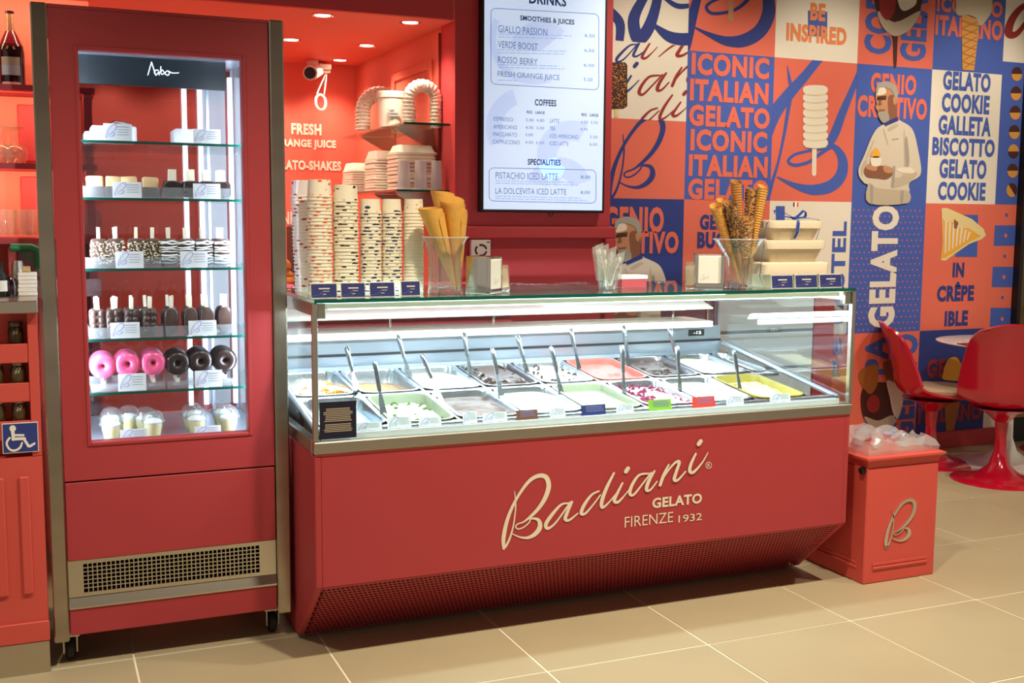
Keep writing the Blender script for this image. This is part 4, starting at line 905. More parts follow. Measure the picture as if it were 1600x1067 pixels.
def navycard(px0, py0, px1, py1, Y, label, group): 
    a, c = W(px0, py1, Y), W(px1, py0, Y); w, h = c.x-a.x, c.z-a.z
    t = local(thing('price_card', label, 'card', (a.x+w/2, Y, TZC), group)); t.rotation_euler = (radians(-8), 0, 0)
    B().box(-w/2, w/2, 0, .003, 0, h).build('board', 'white', t)
    B().box(-w/2+.0015, w/2-.0015, -.001, 0, .002, h-.002).build('print', 'navy', t)
    r = random.Random(int(px0)); b = B()
    b.ribbon([[(-w*.47,h*.15,.0006),(-w*.2,h*.22,.0006),(-w*.1,h*.38,.0006),(w*.0,h*.52,.0006)],[(-w*.12,h*.36,.0006),(-w*.05,h*.2,.0006),(-w*.08,h*.04,.0006)],[(0,h*.95,.0006),(w*.02,h*.75,.0006)]], lambda u, v, w_: (u, -.0012-w_, v), 3); b.build('line_pattern', 'card_line', t)
    b = B()
    for k, (a_, c_, z0, z1) in enumerate(((-.2,.22,.60,.68),(-.02,.2,.44,.47),(-.04,.08,.24,.28))): b.add([(w*a_,-.0014,h*z0),(w*c_,-.0014,h*z0),(w*c_,-.0014,h*z1),(w*a_,-.0014,h*z1)], [(0,1,2,3)])
    b.build('small_print', 'cream_letter', t, kind='stuff')
    return t
for i, (x0, x1) in enumerate(((486,527),(533,571),(578,617),(627,657))):
    navycard(x0, 442, x1, 466, 3.40 if i < 3 else 3.42, 'navy price card before the paper cup stacks, %s from the left' % ('first','second','third','fourth')[i], 'navy price cards before the cups')
for i, (x0, x1) in enumerate(((1206,1240),(1243,1278),(1281,1316))):
    navycard(x0, 431, x1, 452.5, 3.40, 'navy price card below the tied cartons, %s from the left' % ('first','second','third')[i], 'navy price cards before the cartons')
# acrylic cone holders
def holder(x, y, r0, r1, h, label):
    t = thing('cone_holder', label, 'cone holder', (x, y, TZC))
    z = TZC+.001
    B().lathe([(r0*1.02,0),(r0*1.05,.004),(r0,.012),(r0,h*.62),(r1*.86,h*.9),(r1,h),(r1-.003,h),(r1*.86-.003,h*.9),(r0-.003,h*.62),(r0-.003,.014)], (x, y, z), 32, True, True).build('vase', 'clear', t, smooth=True)
    B().tube([(x+r1*cos(2*pi*i/32), y+r1*sin(2*pi*i/32), z+h) for i in range(32)], .0022, 6, True).build('lip', 'clear_milky', t, smooth=True)
    return t
def cone(label, tip, top, rad, m, group, kind='rolled', coat=None):
    tip, top = Vector(tip), Vector(top); ax = (top-tip).normalized(); L = (top-tip).length
    t = thing('waffle_cone', label, 'cone', tuple(tip), group)
    a = ax.cross(Vector((0,1,0))).normalized(); c = a.cross(ax)
    def P(s, th, r): return tip+ax*(L*s)+a*(r*cos(th))+c*(r*sin(th))
    b = B()
    if kind == 'folded':                       # broad sheet rolled into a cone with a slanting rim
        n = 26
        def fn(u, v):
            th = -2.6+u*7.2; s = .02+v*(1.0-.26*abs(u-.36)**1.2); r = rad*(s**.85)*(1+.05*u)*(.96+.05*u)
            return P(s, th, r)
        b.grid(n, 12, fn); b.build('wafer', m, t, smooth=True)
    else:
        n = 22
        def fn(u, v): th = u*7.1; s = .02+v*(.98+.03*sin(th)); r = rad*s**.75*(1-.06*u); return P(s, th, r)
        b.grid(n, 26, fn); b.build('wafer', m, t, smooth=True)
        b = B()                                   # raised waffle ridges
        for k in range(24 if not coat else 8):
            s_ = .40+.59*k/(24 if not coat else 8)
            b.tube([P(s_+.012*q/9, q*.7, rad*s_**.75+.0006) for q in range(10)], .0015, 4)
        b.build('waffle_ridges', 'waffle_dark', t)
        if coat:
            r_ = random.Random(len(label)); b = B()
            for k in range(420):
                s = r_.uniform(.42, 1); th = r_.uniform(0, 6.28); p = P(s, th, rad*s**.75+.0015); q = r_.uniform(.002,.0042); b.ball(p, (q, q, q*.8), 5, 4)
            b.build('coating', coat, t)
            B().lathe([(rad+.0005,0),(rad+.0015,.012),(rad-.001,.02)], (0,0,0), 14, False, False) 
    return t
h1x = (W(665,440,3.50).x+W(722,440,3.50).x)/2; hh = W(700,371,3.5).z-TZC
holder(h1x+.004, 3.50, .056, .077, hh, 'clear acrylic holder with folded flat yellow cones, beside the cup stacks')
for i, (tx, ty, px, py, dy, lb) in enumerate(((712,458,672,322,-.03,'tilted left in front'),(716,455,692,298,.03,'with the pointed tip at the back'),(716,450,706,316,.0,'in the middle'),(718,457,708,306,.035,'upright at the back right'),(716,459,712,320,-.03,'upright at the front right'))):
    a = W(tx, ty, 3.50); c = W(px, py, 3.50+dy); a.y = 3.50; cone('yellow folded waffle cone in the left holder, '+lb, a+Vector((0,dy*.1,.004)), c, .041, 'waffle', 'folded cones in the left holder', 'folded')
h2 = W(1153,440,3.47)
holder(h2.x+.002, 3.47, .050, .096, W(1153,374,3.47).z-TZC, 'wide clear acrylic holder with rolled and nut coated cones')
for i, (tx, ty, px, py, dy, r, m, cf, lb) in enumerate(((1158,446,1118,322,-.01,.022,'waffle',None,'tilted far left'),(1158,447,1127,313,.03,.018,'waffle',None,'thin one second from the left'),(1160,448,1140,318,-.035,.024,'waffle_dark','choc_dark','coated in dark chips, front left'),(1161,446,1150,284,.02,.022,'waffle_dark',None,'tallest one in the middle'),(1163,447,1168,341,-.03,.020,'waffle_dark','biscuit','short, nut coated, front middle'),(1164,446,1176,296,.03,.024,'waffle_dark','choc_dark','tall and coated in dark chips, behind'),(1166,447,1192,292,.0,.022,'waffle',None,'tilted far right'))):
    a = W(tx, ty, 3.47); c = W(px, py, 3.47+dy); cone('rolled waffle cone in the wide holder, '+lb, a+Vector((0,dy*.1,0)), c, r, m, 'rolled cones in the wide holder', 'rolled', cf)
# chrome napkin dispensers
def dispenser(px0, px1, py0, Y, label, face_w, frontal):
    x0, x1 = W(px0, 440, Y).x, W(px1, 440, Y).x; h = W(px0, py0, Y).z-TZC; z = TZC
    t = thing('napkin_dispenser', label, 'napkin dispenser', ((x0+x1)/2, Y+.05, TZC)); d = .085
    if frontal:
        B().box(x0, x0+.004, Y, Y+d, z+.008, z+h).box(x1-.004, x1, Y, Y+d, z+.008, z+h).box(x0, x1, Y, Y+d, z, z+.008).box(x0, x1, Y, Y+.003, z+.008, z+.022).box(x0, x1, Y+.02, Y+d, z+h, z+h+.003).box(x0,x0+.012,Y-.001,Y+.003,z+.022,z+h).box(x1-.012,x1,Y-.001,Y+.003,z+.022,z+h).build('casing', 'chrome', t, bevel=.002)
        B().box(x0+.006, x1-.006, Y+.006, Y+d-.004, z+.010, z+h-.004).build('napkins', 'white', t, bevel=.003)
        b = B().ribbon(sbox(EMB[:1]+LA+LD, (165,300,850,760), (x0+.02, -(z+h*.42), x0+.052, -(z+h*.22)), .9), lambda u, v, w: (u, Y+.005, -v), 3); b.build('script_mark', 'card_grey', t)
    else:
        xm = x0+(x1-x0)*.58
        B().box(x0, xm, Y, Y+.07, z+.004, z+h).build('casing', 'chrome', t, bevel=.003)
        B().box(xm+.001, x1-.012, Y+.004, Y+.066, z+.012, z+h-.008).build('napkins', 'white', t, bevel=.003)
        B().box(xm, x1-.010, Y, Y+.07, z, z+.011).box(x1-.012, x1-.009, Y, Y+.012, z+.011, z+h).box(x1-.012, x1-.009, Y+.058, Y+.07, z+.011, z+h).build('frame', 'chrome', t, bevel=.001)
        b = B().ribbon(sbox(EMB[:1]+LA+LD, (165,300,850,760), (xm+.008, -(z+.045), xm+.034, -(z+.026)), .9), lambda u, v, w: (u, Y+.003, -v), 3); b.build('script_mark', 'card_grey', t)
    return t
q = W(756, 440, 3.50); t = local(thing('napkin_dispenser', 'chrome napkin dispenser turned sideways, mirroring the folded cones beside it', 'napkin dispenser', (q.x, 3.50, TZC))); t.rotation_euler = (0, 0, radians(-48))
h = W(726, 401, 3.45).z-TZC; k = .046
B().box(-k, k-.012, -k, k, .004, h).box(-k, k, -k, k, 0, .0035).build('casing', 'chrome', t, bevel=.003)
B().box(k-.0115, k-.001, -k+.004, k-.004, .012, h-.010).build('napkins', 'white', t, bevel=.003)
B().box(k-.0115, k+.001, -k, -k+.0035, .0045, h-.002).box(k-.0115, k+.001, k-.0035, k, .0045, h-.002).box(k-.0005, k+.001, -k+.0035, k-.0035, .0045, .012).build('frame', 'chrome', t, bevel=.001)
B().ribbon(sbox(EMB[:1]+LA+LD, (165,300,850,760), (-.016, -.048, .022, -.028), 1.1), lambda u, v, w: (k-.0002+w, u, -v), 3).build('script_mark', 'card_grey', t)
dispenser(1099, 1137, 398, 3.42, 'chrome napkin dispenser seen face on, beside the nut coated cones', .05, True).rotation_euler = (0, 0, radians(-27))
def tumbler_obj(name, label, r0, r1, h, loc, m='tumbler', cat='tumbler', group=None, content=None):
    t = local(thing(name, label, cat, loc, group))
    B().lathe([(r0*.7,0),(r0,.004),(r0*1.02,.012),(r1,h),(r1-.002,h),(r0*.9,.014),(.002,.012)], n=20, cap1=True).build('glass', m, t, smooth=True)
    if content: B().lathe([(r0*.86,.016),(r1*.93,h*.85)], n=18).build('napkin', content, t, smooth=True)
    return t
x = W(1081,440,3.50).x; tumbler_obj('tumbler', 'clear faceted tumbler with cream paper inside, left of the face on dispenser', .026, .027, W(1081,409,3.5).z-TZC, (x, 3.50, TZC), content='cream_letter')
x = W(787,440,3.56).x; tumbler_obj('tumbler', 'small clear tumbler with pale napkins behind the side on dispenser', .024, .018, .09, (x, 3.565, TZC), content='cream_letter')
x = W(1190,440,3.52).x; tumbler_obj('tumbler', 'clear upturned plastic bowl between the wide cone holder and the cartons', .042, .026, .055, (x, 3.53, TZC), 'clear', 'bowl')
# bag of spoons and little box
x = W(950,440,3.56).x; t = thing('spoon_tub', 'clear tub filled with cellophane wrapped spoons on glass counter top', 'tub', (x, 3.56, TZC)); z = TZC+.001
B().lathe([(.034,0),(.042,.075),(.040,.075),(.032,.003)], (x, 3.56, z), 20, True, True).build('tub', 'clear', t, smooth=True)
r = random.Random(4); bs = B(); bc = B()
for k in range(9):
    a = r.uniform(-.5,.5); px = x+r.uniform(-.018,.018); py = 3.56+r.uniform(-.018,.018); hgt = r.uniform(.10,.15)
    bs.tube([(px, py, z+.01), (px+a*.04, py, z+hgt*.6), (px+a*.07, py, z+hgt*.8)], .003, 5); bs.ball((px+a*.08, py, z+hgt*.9), (.007,.003,.012), 8, 5)
    bc.loops([[(px+a*.05-.012, py-.004, z+.03), (px+a*.05+.012, py-.004, z+.03), (px+a*.05+.012, py+.004, z+.03), (px+a*.05-.012, py+.004, z+.03)], [(px+a*.09-.018, py-.006, z+hgt+.01), (px+a*.09+.014, py-.006, z+hgt+.02), (px+a*.09+.018, py+.006, z+hgt+.01), (px+a*.09-.014, py+.006, z+hgt)]])
bs.build('spoon', 'white_plastic', t, smooth=True, kind='stuff'); bc.build('wrapper', 'bag', t)
a, c = W(970,450,3.62), W(1012,434,3.62)
t = thing('small_box', 'small box with white lid and red sides beside the spoon tub', 'box', ((a.x+c.x)/2, 3.65, TZC))
B().box(a.x+.004, c.x-.004, 3.62, 3.69, TZC, TZC+.030).build('box_base', 'red_panel', t); B().box(a.x, c.x, 3.616, 3.694, TZC+.0305, TZC+.045).build('lid', 'white', t, bevel=.003)
# three pulp cartons tied with a blue ribbon
def carton(px0, px1, py_t, py_b, Y, flare, label, inv=False):
    x0, x1 = W(px0, py_t, Y).x, W(px1, py_t, Y).x; zt, zb = W(px0, py_t, Y).z, W(px0, py_b, Y).z; w, d = (x1-x0)/2, .075; cx, cy = (x0+x1)/2, Y+.08
    return cx, cy, w, d, zt, zb
Yc = 3.42
cart = []
z0 = TZC+.060
geo = ((2.628, .155, TZC+.001, TZC+.096, 'lowest pulp carton, flat and behind the navy cards, under two tied cartons', 0), (2.630, .138, TZC+.0965, TZC+.178, 'middle pulp carton of the ribbon tied pile', 1), (2.634, .123, TZC+.1785, TZC+.252, 'topmost pulp carton carrying the blue ribbon bow', 1))
for cx, w, zb, zt, lb, fl in geo:
    t = thing('pulp_carton', lb, 'carton', (cx, 3.50, zb), 'tied pulp cartons'); d = w*.62; h = zt-zb
    def R(k, z): return [(cx+x*w*k, 3.505+y*d*k, z) for x, y in [(a[0]/1., a[1]/1.) for a in rrect(2, 2, .35, 0, 4)]][:] if False else [(cx+a[0]*w*k, 3.505+a[1]*d*k, z) for a in rrect(2, 2, .35, 0, 4)]
    if fl:
        B().loops([R(.74,zb), R(.76,zb+.002), R(.90,zb+h*.55), R(.93,zb+h*.58)]).build('tray', 'pulp', t, smooth=True)
        B().loops([R(.94,zb+h*.585), R(1,zb+h*.60), R(1,zb+h*.86), R(.97,zt-.002), R(.9,zt)]).build('lid', 'pulp', t, smooth=True)
    else:
        B().loops([R(.80,zb), R(.82,zb+.003), R(.93,zb+h*.5)]).build('tray', 'pulp', t, smooth=True)
        B().loops([R(.95,zb+h*.505), R(1,zb+h*.52), R(1,zb+h*.92), R(.96,zt-.002), R(.9,zt)]).build('lid', 'pulp', t, smooth=True)
cx, yf = 2.634, 3.505-.123*.62
zt = TZC+.253; z1 = TZC+.1785
b = B()
def band(b, pts, w=.012, ax=(1,0,0)):
    ax = Vector(ax).normalized()*w/2; lp = [Vector(p) for p in pts]; n = len(lp)
    for k in range(n-1): b.loops([[lp[k]-ax, lp[k]+ax, lp[k]+ax+Vector((0,-.0012,.0006)), lp[k]-ax+Vector((0,-.0012,.0006))], [lp[k+1]-ax, lp[k+1]+ax, lp[k+1]+ax+Vector((0,-.0012,.0006)), lp[k+1]-ax+Vector((0,-.0012,.0006))]])
t = thing('ribbon', 'blue ribbon with bow tied around the pulp cartons', 'ribbon', (cx, 3.505, zt))
band(b, [(cx, 3.505, zt+.002), (cx-.002, yf+.008, zt+.001), (cx-.006, yf-.004, zt-.012), (cx-.012, yf-.006, zt-.045), (cx-.017, yf+.004, z1+.004)])
b.build('band', 'ribbon', t)
b = B(); band(b, [(cx-.02, 3.50, zt+.001), (cx-.10, yf+.02, zt+.002), (cx-.127, yf+.03, zt-.012), (cx-.135, yf+.025, z1+.01), (cx-.158, yf+.01, TZC+.10), (cx-.172, yf+.0, TZC+.045), (cx-.155, yf-.01, TZC+.004)], .007, (.5,1,0)); b.build('band', 'ribbon', t)
b = B(); band(b, [(cx+.02, 3.50, zt+.001), (cx+.10, yf+.02, zt+.002), (cx+.127, yf+.03, zt-.012), (cx+.120, yf+.05, z1), (cx+.118, yf+.06, TZC+.10)], .007, (.5,1,0)); b.build('band', 'ribbon', t)
b = B()
band(b, catmull([(cx, yf+.03, zt+.006), (cx-.04, yf+.03, zt+.012), (cx-.085, yf+.03, zt+.020), (cx-.090, yf+.03, zt+.034), (cx-.06, yf+.03, zt+.032), (cx-.02, yf+.03, zt+.014), (cx, yf+.03, zt+.008)], 4), .009, (0,1,.6))
band(b, catmull([(cx, yf+.03, zt+.006), (cx+.02, yf+.03, zt+.018), (cx+.040, yf+.03, zt+.034), (cx+.05, yf+.03, zt+.030), (cx+.048, yf+.03, zt+.012), (cx+.02, yf+.03, zt+.008), (cx, yf+.03, zt+.006)], 4), .014, (0,1,.4))
band(b, [(cx, yf+.03, zt+.006), (cx+.06, yf+.02, zt+.008), (cx+.10, yf+.01, zt+.001)], .008, (0,1,.2))
b.ball((cx, yf+.03, zt+.007), (.010,.010,.006), 8, 5); b.build('bow', 'ribbon', t)
# paper flag on a stick
fx0 = W(1238,345,3.52).x; z1f, z0f = W(1238,316,3.52).z, W(1240,350,3.52).z
t = thing('toothpick_flag', 'tiny blue, white and red paper flag on a stick above the ribbon bow', 'flag', (fx0, 3.52, TZC+.2525))
B().tube([(fx0, 3.52, TZC+.2525), (fx0, 3.52, z1f)], .0012, 6).build('stick', 'stick', t)
for k, m in enumerate(('navy', 'white', 'red_card')): B().box(fx0+k*.0085, fx0+(k+1)*.0085, 3.5195, 3.5205, z1f-.017, z1f).build('flag_stripe', m, t)
# ------------------------------------------------------------------ menu screen
a, c = W(751.5, 331, YW-.05), W(944, 331, YW-.05); ys = YW-.05; st = W(850, -60, ys).z+.25
ms = thing('menu_screen', 'tall bright menu screen listing drinks on the red wall', 'screen', ((a.x+c.x)/2, YW-.02, a.z))
B().box(a.x, c.x, ys, YW-.003, a.z, a.z+1.235).build('casing', 'black', ms, bevel=.003)
e = .013; B().box(a.x+e, c.x-e, ys-.0012, ys-.0002, a.z+e, a.z+1.235-e).build('display', 'screen', ms)
dsp = bpy.data.objects['display']
MY = ys-.0015; k8 = 3.138
def S8(x, y): return 740+x/k8, y/k8
def MSF(u, v, w=0): p = W(740+u/k8, v/k8, MY); return (p.x, MY-w, p.z)
b = B()
def clipdisc(cx, cy, r0, r1, a0, a1):
    P = [(cx+r1*cos(a0+(a1-a0)*i/24), cy+r1*sin(a0+(a1-a0)*i/24)) for i in range(25)]+[(cx+r0*cos(a1-(a1-a0)*i/24), cy+r0*sin(a1-(a1-a0)*i/24)) for i in range(25)]
    n = 25; vs = [MSF(*p) for p in P]; b.add([(x, y+.0002, z) for x, y, z in vs], [(i, i+1, 48-i, 49-i) for i in range(24)])
clipdisc(300, 190, 190, 225, 1.2, 3.6); clipdisc(330, 250, 0, 150, 3.3, 5.6); clipdisc(480, 760, 70, 170, 2.0, 5.2); clipdisc(250, 620, 110, 190, 2.6, 4.4); clipdisc(420, 930, 60, 160, 3.4, 6.0)
b.build('screen_pattern', 'screen_arc', dsp)
def ml(items, m, bold):
    for s, x0, yt, yb, x1 in items: b = B(); ptext(b, s, 740+x0/k8, yt/k8, yb/k8, 740+x1/k8, MY, bold, 0); b.build('lettering', m, dsp)
ml([('DRINKS', 272, -35, 17, 455), ('SMOOTHIES & JUICES', 228, 74, 107, 494), ('COFFEES', 300, 485, 517, 406), ('SPECIALITIES', 265, 778, 808, 427)], 'screen_ink', .03)
ml([('GIALLO PASSION', 121, 122, 158, 362), ('VERDE BOOST', 119, 199, 233, 315), ('ROSSO BERRY', 119, 275, 307, 314), ('FRESH ORANGE JUICE', 118, 348, 383, 422), ('PISTACHIO ICED LATTE', 108, 843, 876, 413), ('LA DOLCEVITA ICED LATTE', 107, 920, 950, 455)], 'screen_mid', .0)
ml([('6,50', 545, 165, 184, 594), ('6,50', 543, 238, 256, 592), ('6,50', 540, 311, 328, 592), ('5,50', 540, 380, 399, 583), ('8,00', 526, 860, 878, 573), ('8,00', 524, 935, 953, 571),
    ('ESPRESSO', 99, 572, 592, 194), ('AMERICANO', 97, 610, 630, 214), ('MACCHIATO', 96, 647, 667, 214), ('CAPPUCCINO', 94, 684, 704, 226), ('LATTE', 373, 582, 602, 420), ('TEA', 373, 619, 639, 402), ('ICED AMERICANO', 373, 656, 676, 514), ('ICED LATTE', 373, 692, 712, 466),
    ('2,40  4,80', 256, 580, 597, 347), ('4,00  5,00', 254, 617, 634, 346), ('3,00', 253, 653, 669, 292), ('4,50  5,50', 252, 690, 706, 345), ('4,50  5,50', 524, 591, 607, 610), ('4,95', 523, 626, 642, 560), ('5,50', 570, 664, 680, 607), ('6,00', 569, 700, 716, 606)], 'screen_mid', .0)
ml([('REG   LARGE', 260, 542, 556, 349), ('REG   LARGE', 529, 554, 569, 612)], 'screen_ink', .02)
b = B(); r = random.Random(6)
for x0, y0, x1 in ((121,163,480),(121,177,436),(119,240,456),(119,254,446),(118,313,412),(118,326,446),(118,389,218),(107,882,492),(107,894,512),(107,957,528),(107,969,556)):
    x = x0
    while x < x1:
        l = r.uniform(14, 38); q = (x-x0)*.024; p = [(x, y0+q+2), (min(x+l, x1), y0+q+2), (min(x+l, x1), y0+q+6.5), (x, y0+q+6.5)]; b.flat(p, MSF); x += l+5
b.build('small_print', 'screen_soft', dsp, kind='stuff')
def rr2(x0, y0, x1, y1, sk, r=24):
    P = []
    for cx, cy, a0 in ((x1-r, y1-r, 0), (x0+r, y1-r, pi/2), (x0+r, y0+r, pi), (x1-r, y0+r, 1.5*pi)):
        for k in range(6): a = a0+pi/2*k/5; x = cx+r*cos(a); P.append((x, cy+r*sin(a)+(x-x0)*sk, 3))
    return P+[P[0]]
b = B().ribbon([rr2(85, 40, 614, 412, .055), rr2(76, 822, 600, 985, .022)], MSF, 1); b.build('screen_outline', 'screen_mid', dsp)
area('screen_lamp', ((a.x+c.x)/2, ys-.03, a.z+.6), ((a.x+c.x)/2, 3.0, a.z+.5), 7, .65, 1.2, (.75,.86,1))
t = tag(B().tube([(2.36, YW-.04, a.z+.002), (2.365, YW-.035, a.z-.02), (2.378, YW-.035, a.z-.022), (2.382, YW-.04, a.z+.002)], .003, 6).build('cable_loop', 'dark_grey', smooth=True), 'small dark cable loop below the menu screen', 'cable')
# white square device with grey ring on the red wall
a, c = W(736, 420, YW-.03), W(767, 375, YW-.03); cx, cz = (a.x+c.x)/2, c.z-(c.x-a.x)*.48
t = thing('wall_speaker', 'white square wall device with a grey ring, low on red wall', 'speaker', (cx, YW-.01, cz))
hw = (c.x-a.x)/2; B().box(cx-hw, cx+hw, YW-.03, YW-.001, cz-hw*1.05, cz+hw).build('casing', 'white_plastic', t, bevel=.006, seg=2)
b = B()
for k in range(3): b.ribbon([[(cx+hw*.55*cos(a0), cz+hw*.5*sin(a0), .010) for a0 in [.35+k*2.1+i*.2 for i in range(8)]]], lambda u, v, w: (u, YW-.0308-w, v), 2)
b.build('grille_ring', 'dark_grey', t); B().box(cx+hw*.6, cx+hw*.85, YW-.031, YW-.029, cz+hw*.7, cz+hw*.82).build('sensor', 'black', t)
# ------------------------------------------------------------------ niche: camera, glass shelves and what they carry
p = W(497, 108, 6.75)
t = thing('security_camera', 'white camera with dark lens on ceiling bracket in the niche', 'camera', (p.x, 6.75, ZS))
x, z = p.x, p.z
B().box(x-.06, x-.005, 6.72, 6.79, ZS-.045, ZS-.001).box(x, x+.075, 6.72, 6.84, ZS-.05, ZS-.02).box(x+.03, x+.075, 6.74, 6.78, z-.02, ZS-.0505).build('bracket', 'white_plastic', t, bevel=.003)
q = W(484.5, 114, 6.62); b = B().tube([(x+.02, 6.78, z+.005), (q.x+.03, 6.69, q.z+.012), (q.x, 6.62, q.z)], [.036, .043, .044], 16); b.build('housing', 'white_plastic', t, smooth=True)
B().tube([(q.x, 6.62, q.z), (q.x-.002, 6.612, q.z-.001)], .034, 16).build('lens', 'black', t)
r1 = W(501, 160, 6.75)
t2 = thing('hanging_ring', 'white ring on two cords hanging below the niche camera', 'ring', (r1.x, 6.75, r1.z))
B().tube([(r1.x+.031*cos(a*pi/12), 6.75+.01*sin(a*pi/12), r1.z+.046*sin(a*pi/12)) for a in range(24)], .0085, 8, True).build('ring', 'white_plastic', t2, smooth=True)
B().tube([(x+.05, 6.757, z-.02), (r1.x-.022, 6.75, r1.z+.05)], .004, 6).tube([(x+.056, 6.757, z-.02), (r1.x+.022, 6.75, r1.z+.05)], .004, 6).build('cord', 'white_plastic', t2)
SH = ((1.638, XS-.002, 5.163, 6.31, 1.879), (1.604, XS-.002, 5.171, 6.05, 1.559))
for i, (x0, x1, y0, y1, z) in enumerate(SH):
    t = thing('glass_shelf', '%s glass shelf on the right wall of the red niche' % ('upper','lower')[i], 'shelf', (x1, (y0+y1)/2, z))
    B().box(x0, x1, y0, y1, z-.010, z).build('pane', 'glass_top', t); B().box(x0, x1, y0-.002, y0, z-.010, z).build('pane_edge', 'glass_edge', t)
    for y in (y0+.25, y1-.25): B().prism([(x1, z-.011), (x1-.2, z-.011), (x1-.19, z-.02), (x1, z-.12)], lambda u, v, w: (u, w, v), y-.008, y+.008).build('bracket', 'steel', t)
# arching stacks of paper cups on the upper shelf
def arch(px, pyt, y, halfw, label, n, pxl, pxr, d=.074):
    xl, xr = W(pxl, 180, y).x, W(pxr, 180, y).x; cx = (xl+xr)/2; R = (xr-xl)/2; top = W(px, pyt, y).z-d/2; zb = SH[0][4]+.001; hz = top-R-zb
    tot = 2*hz+pi*R; o = None
    for i in range(n):
        s = (i+.0)*tot/n
        if s < hz: P, T = Vector((xl, y, zb+s)), Vector((0,0,1))
        elif s < hz+pi*R: a = (s-hz)/R; P, T = Vector((cx-R*cos(a), y, zb+hz+R*sin(a))), Vector((sin(a), 0, cos(a)))
        else: P, T = Vector((xr, y, zb+hz-(s-hz-pi*R))), Vector((0,0,-1))
        ang = math.atan2(T.x, T.z); M = Matrix.Rotation(ang, 4, 'Y') @ Matrix.Rotation(rc.uniform(0, 6), 4, 'Z')
        L = '%s cup along the ' % ordn(i)+label
        if i == n-1: P = P+Vector((0,0,0))
        if o is None: o = cup_mesh(d, .030, 'cup_black', 'paper_cup', L, 'cups in the '+label, .87); o.location = P; o.rotation_euler = M.to_euler()
        else: dup(o, P, M.to_euler(), L)
arch(592, 134, 5.75, 0, 'left arching cup stack', 27, 567, 622, .085)
arch(660, 123, 5.30, 0, 'right arching cup stack', 26, 639, 681, .066)
p0, p1 = W(590, 200, 5.5), W(634, 145, 5.5); r_ = (p1.x-p0.x)/2; cx = (p0.x+p1.x)/2
t = thing('white_tub', 'white lidded plastic tub with small print between the cup arches', 'tub', (cx, 5.5, SH[0][4])); z = SH[0][4]+.001; h = p1.z-z
B().lathe([(r_*.86,0),(r_*.97,h*.80)], (cx, 5.5, z), 28).build('tub', 'white_plastic', t, smooth=True); B().lathe([(r_*.99,h*.805),(r_*1.03,h*.82),(r_*1.03,h*.98),(r_*.98,h)], (cx, 5.5, z), 28).build('lid', 'white_plastic', t, smooth=True)
b = B()
for s, a, c_ in (('Panna', .42, .50), ('GELATO', .28, .36)): text(b, s, (cx-r_*.5, 5.5-r_*.93-.012, z+h*a), (r_*.7, -.01, 0), (0, 0, h*(c_-a)), .01)
b = B()
for k, zz in enumerate((.45, .36, .28)): b.box(cx-r_*.55, cx+r_*(-.1+.25*k), 5.5-r_*.985, 5.5-r_*.90, z+h*zz, z+h*(zz+.035))
b.build('small_print', 'card_grey', t, kind='stuff')
p0 = W(650, 186, 5.27); o = None
for i in range(5):
    L = ('topmost' if i == 4 else ordn(4-i)+' from top')+' paper cup of the short stack under the right arch'
    loc = (p0.x, 5.36, SH[0][4]+.001+i*.0125)
    if o is None: o = cup_mesh(.062, .05, 'cup_black', 'paper_cup', L, 'short cup stack under the arch'); o.location = loc
    else: dup(o, loc, (0, 0, rc.uniform(0, 6)), L)
# pulp trays stacked on the lower shelf
def traystack(px0, px1, y, d, n, pyt, label):
    x0, x1 = W(px0, 280, y).x, W(px1, 280, y).x; w = x1-x0; cx = (x0+x1)/2; zb = SH[1][4]+.001; pt = (W(px0, pyt, y).z-zb-.05)/n; o = None
    for i in range(n):
        L = ('topmost' if i == n-1 else ordn(n-1-i)+' from top')+' pulp tray in the '+label
        if o is None:
            o = local(thing('pulp_tray', L, 'tray', (0,0,0), 'pulp trays in the '+label))
            def R(k, z, kk=None): return [(a[0]*w/2*k, a[1]*d/2*(kk or k), z) for a in rrect(2, 2, .22, 0, 4)]
            B().loops([R(.98,.003), R(.80,.048,.72), R(.76,.05,.68)], True, True).build('shell', 'pulp_pink', o, smooth=True)
            B().loops([R(.95,0), R(1,.0015), R(1,pt*.72), R(.97,pt*.80)]).build('rim', 'pulp_pink', o, smooth=True)
            o.location = (cx, y+d/2, zb)
        else: dup(o, (cx+rc.uniform(-.003,.003), y+d/2+rc.uniform(-.003,.003), zb+i*pt), None, L)
traystack(549, 582, 5.80, .20, 9, 250, 'low left stack on the lower niche shelf')
traystack(585, 617, 5.55, .20, 12, 230, 'middle stack on the lower niche shelf')
traystack(619, 684, 5.30, .17, 10, 219, 'large right stack on the lower niche shelf')
for i, (a, c_) in enumerate(((621,641),(647,667),(673,691))):
    y = 5.215; x0, x1 = W(a, 290, y).x, W(c_, 290, y).x; h = W(a, 251, y).z-SH[1][4]; r_ = (x1-x0)/2; x = (x0+x1)/2
    L = 'clear upside down plastic beaker before the pulp trays, %s of three' % ('left', 'middle', 'right')[i]
    t = local(thing('plastic_beaker', L, 'beaker', (x, y, SH[1][4]), 'clear beakers on the lower niche shelf'))
    B().lathe([(r_*1.05,0),(r_*1.05,.004),(r_*.98,.006),(r_*.80,h)], n=20, cap0=False).build('beaker', 'clear_milky', t, smooth=True)
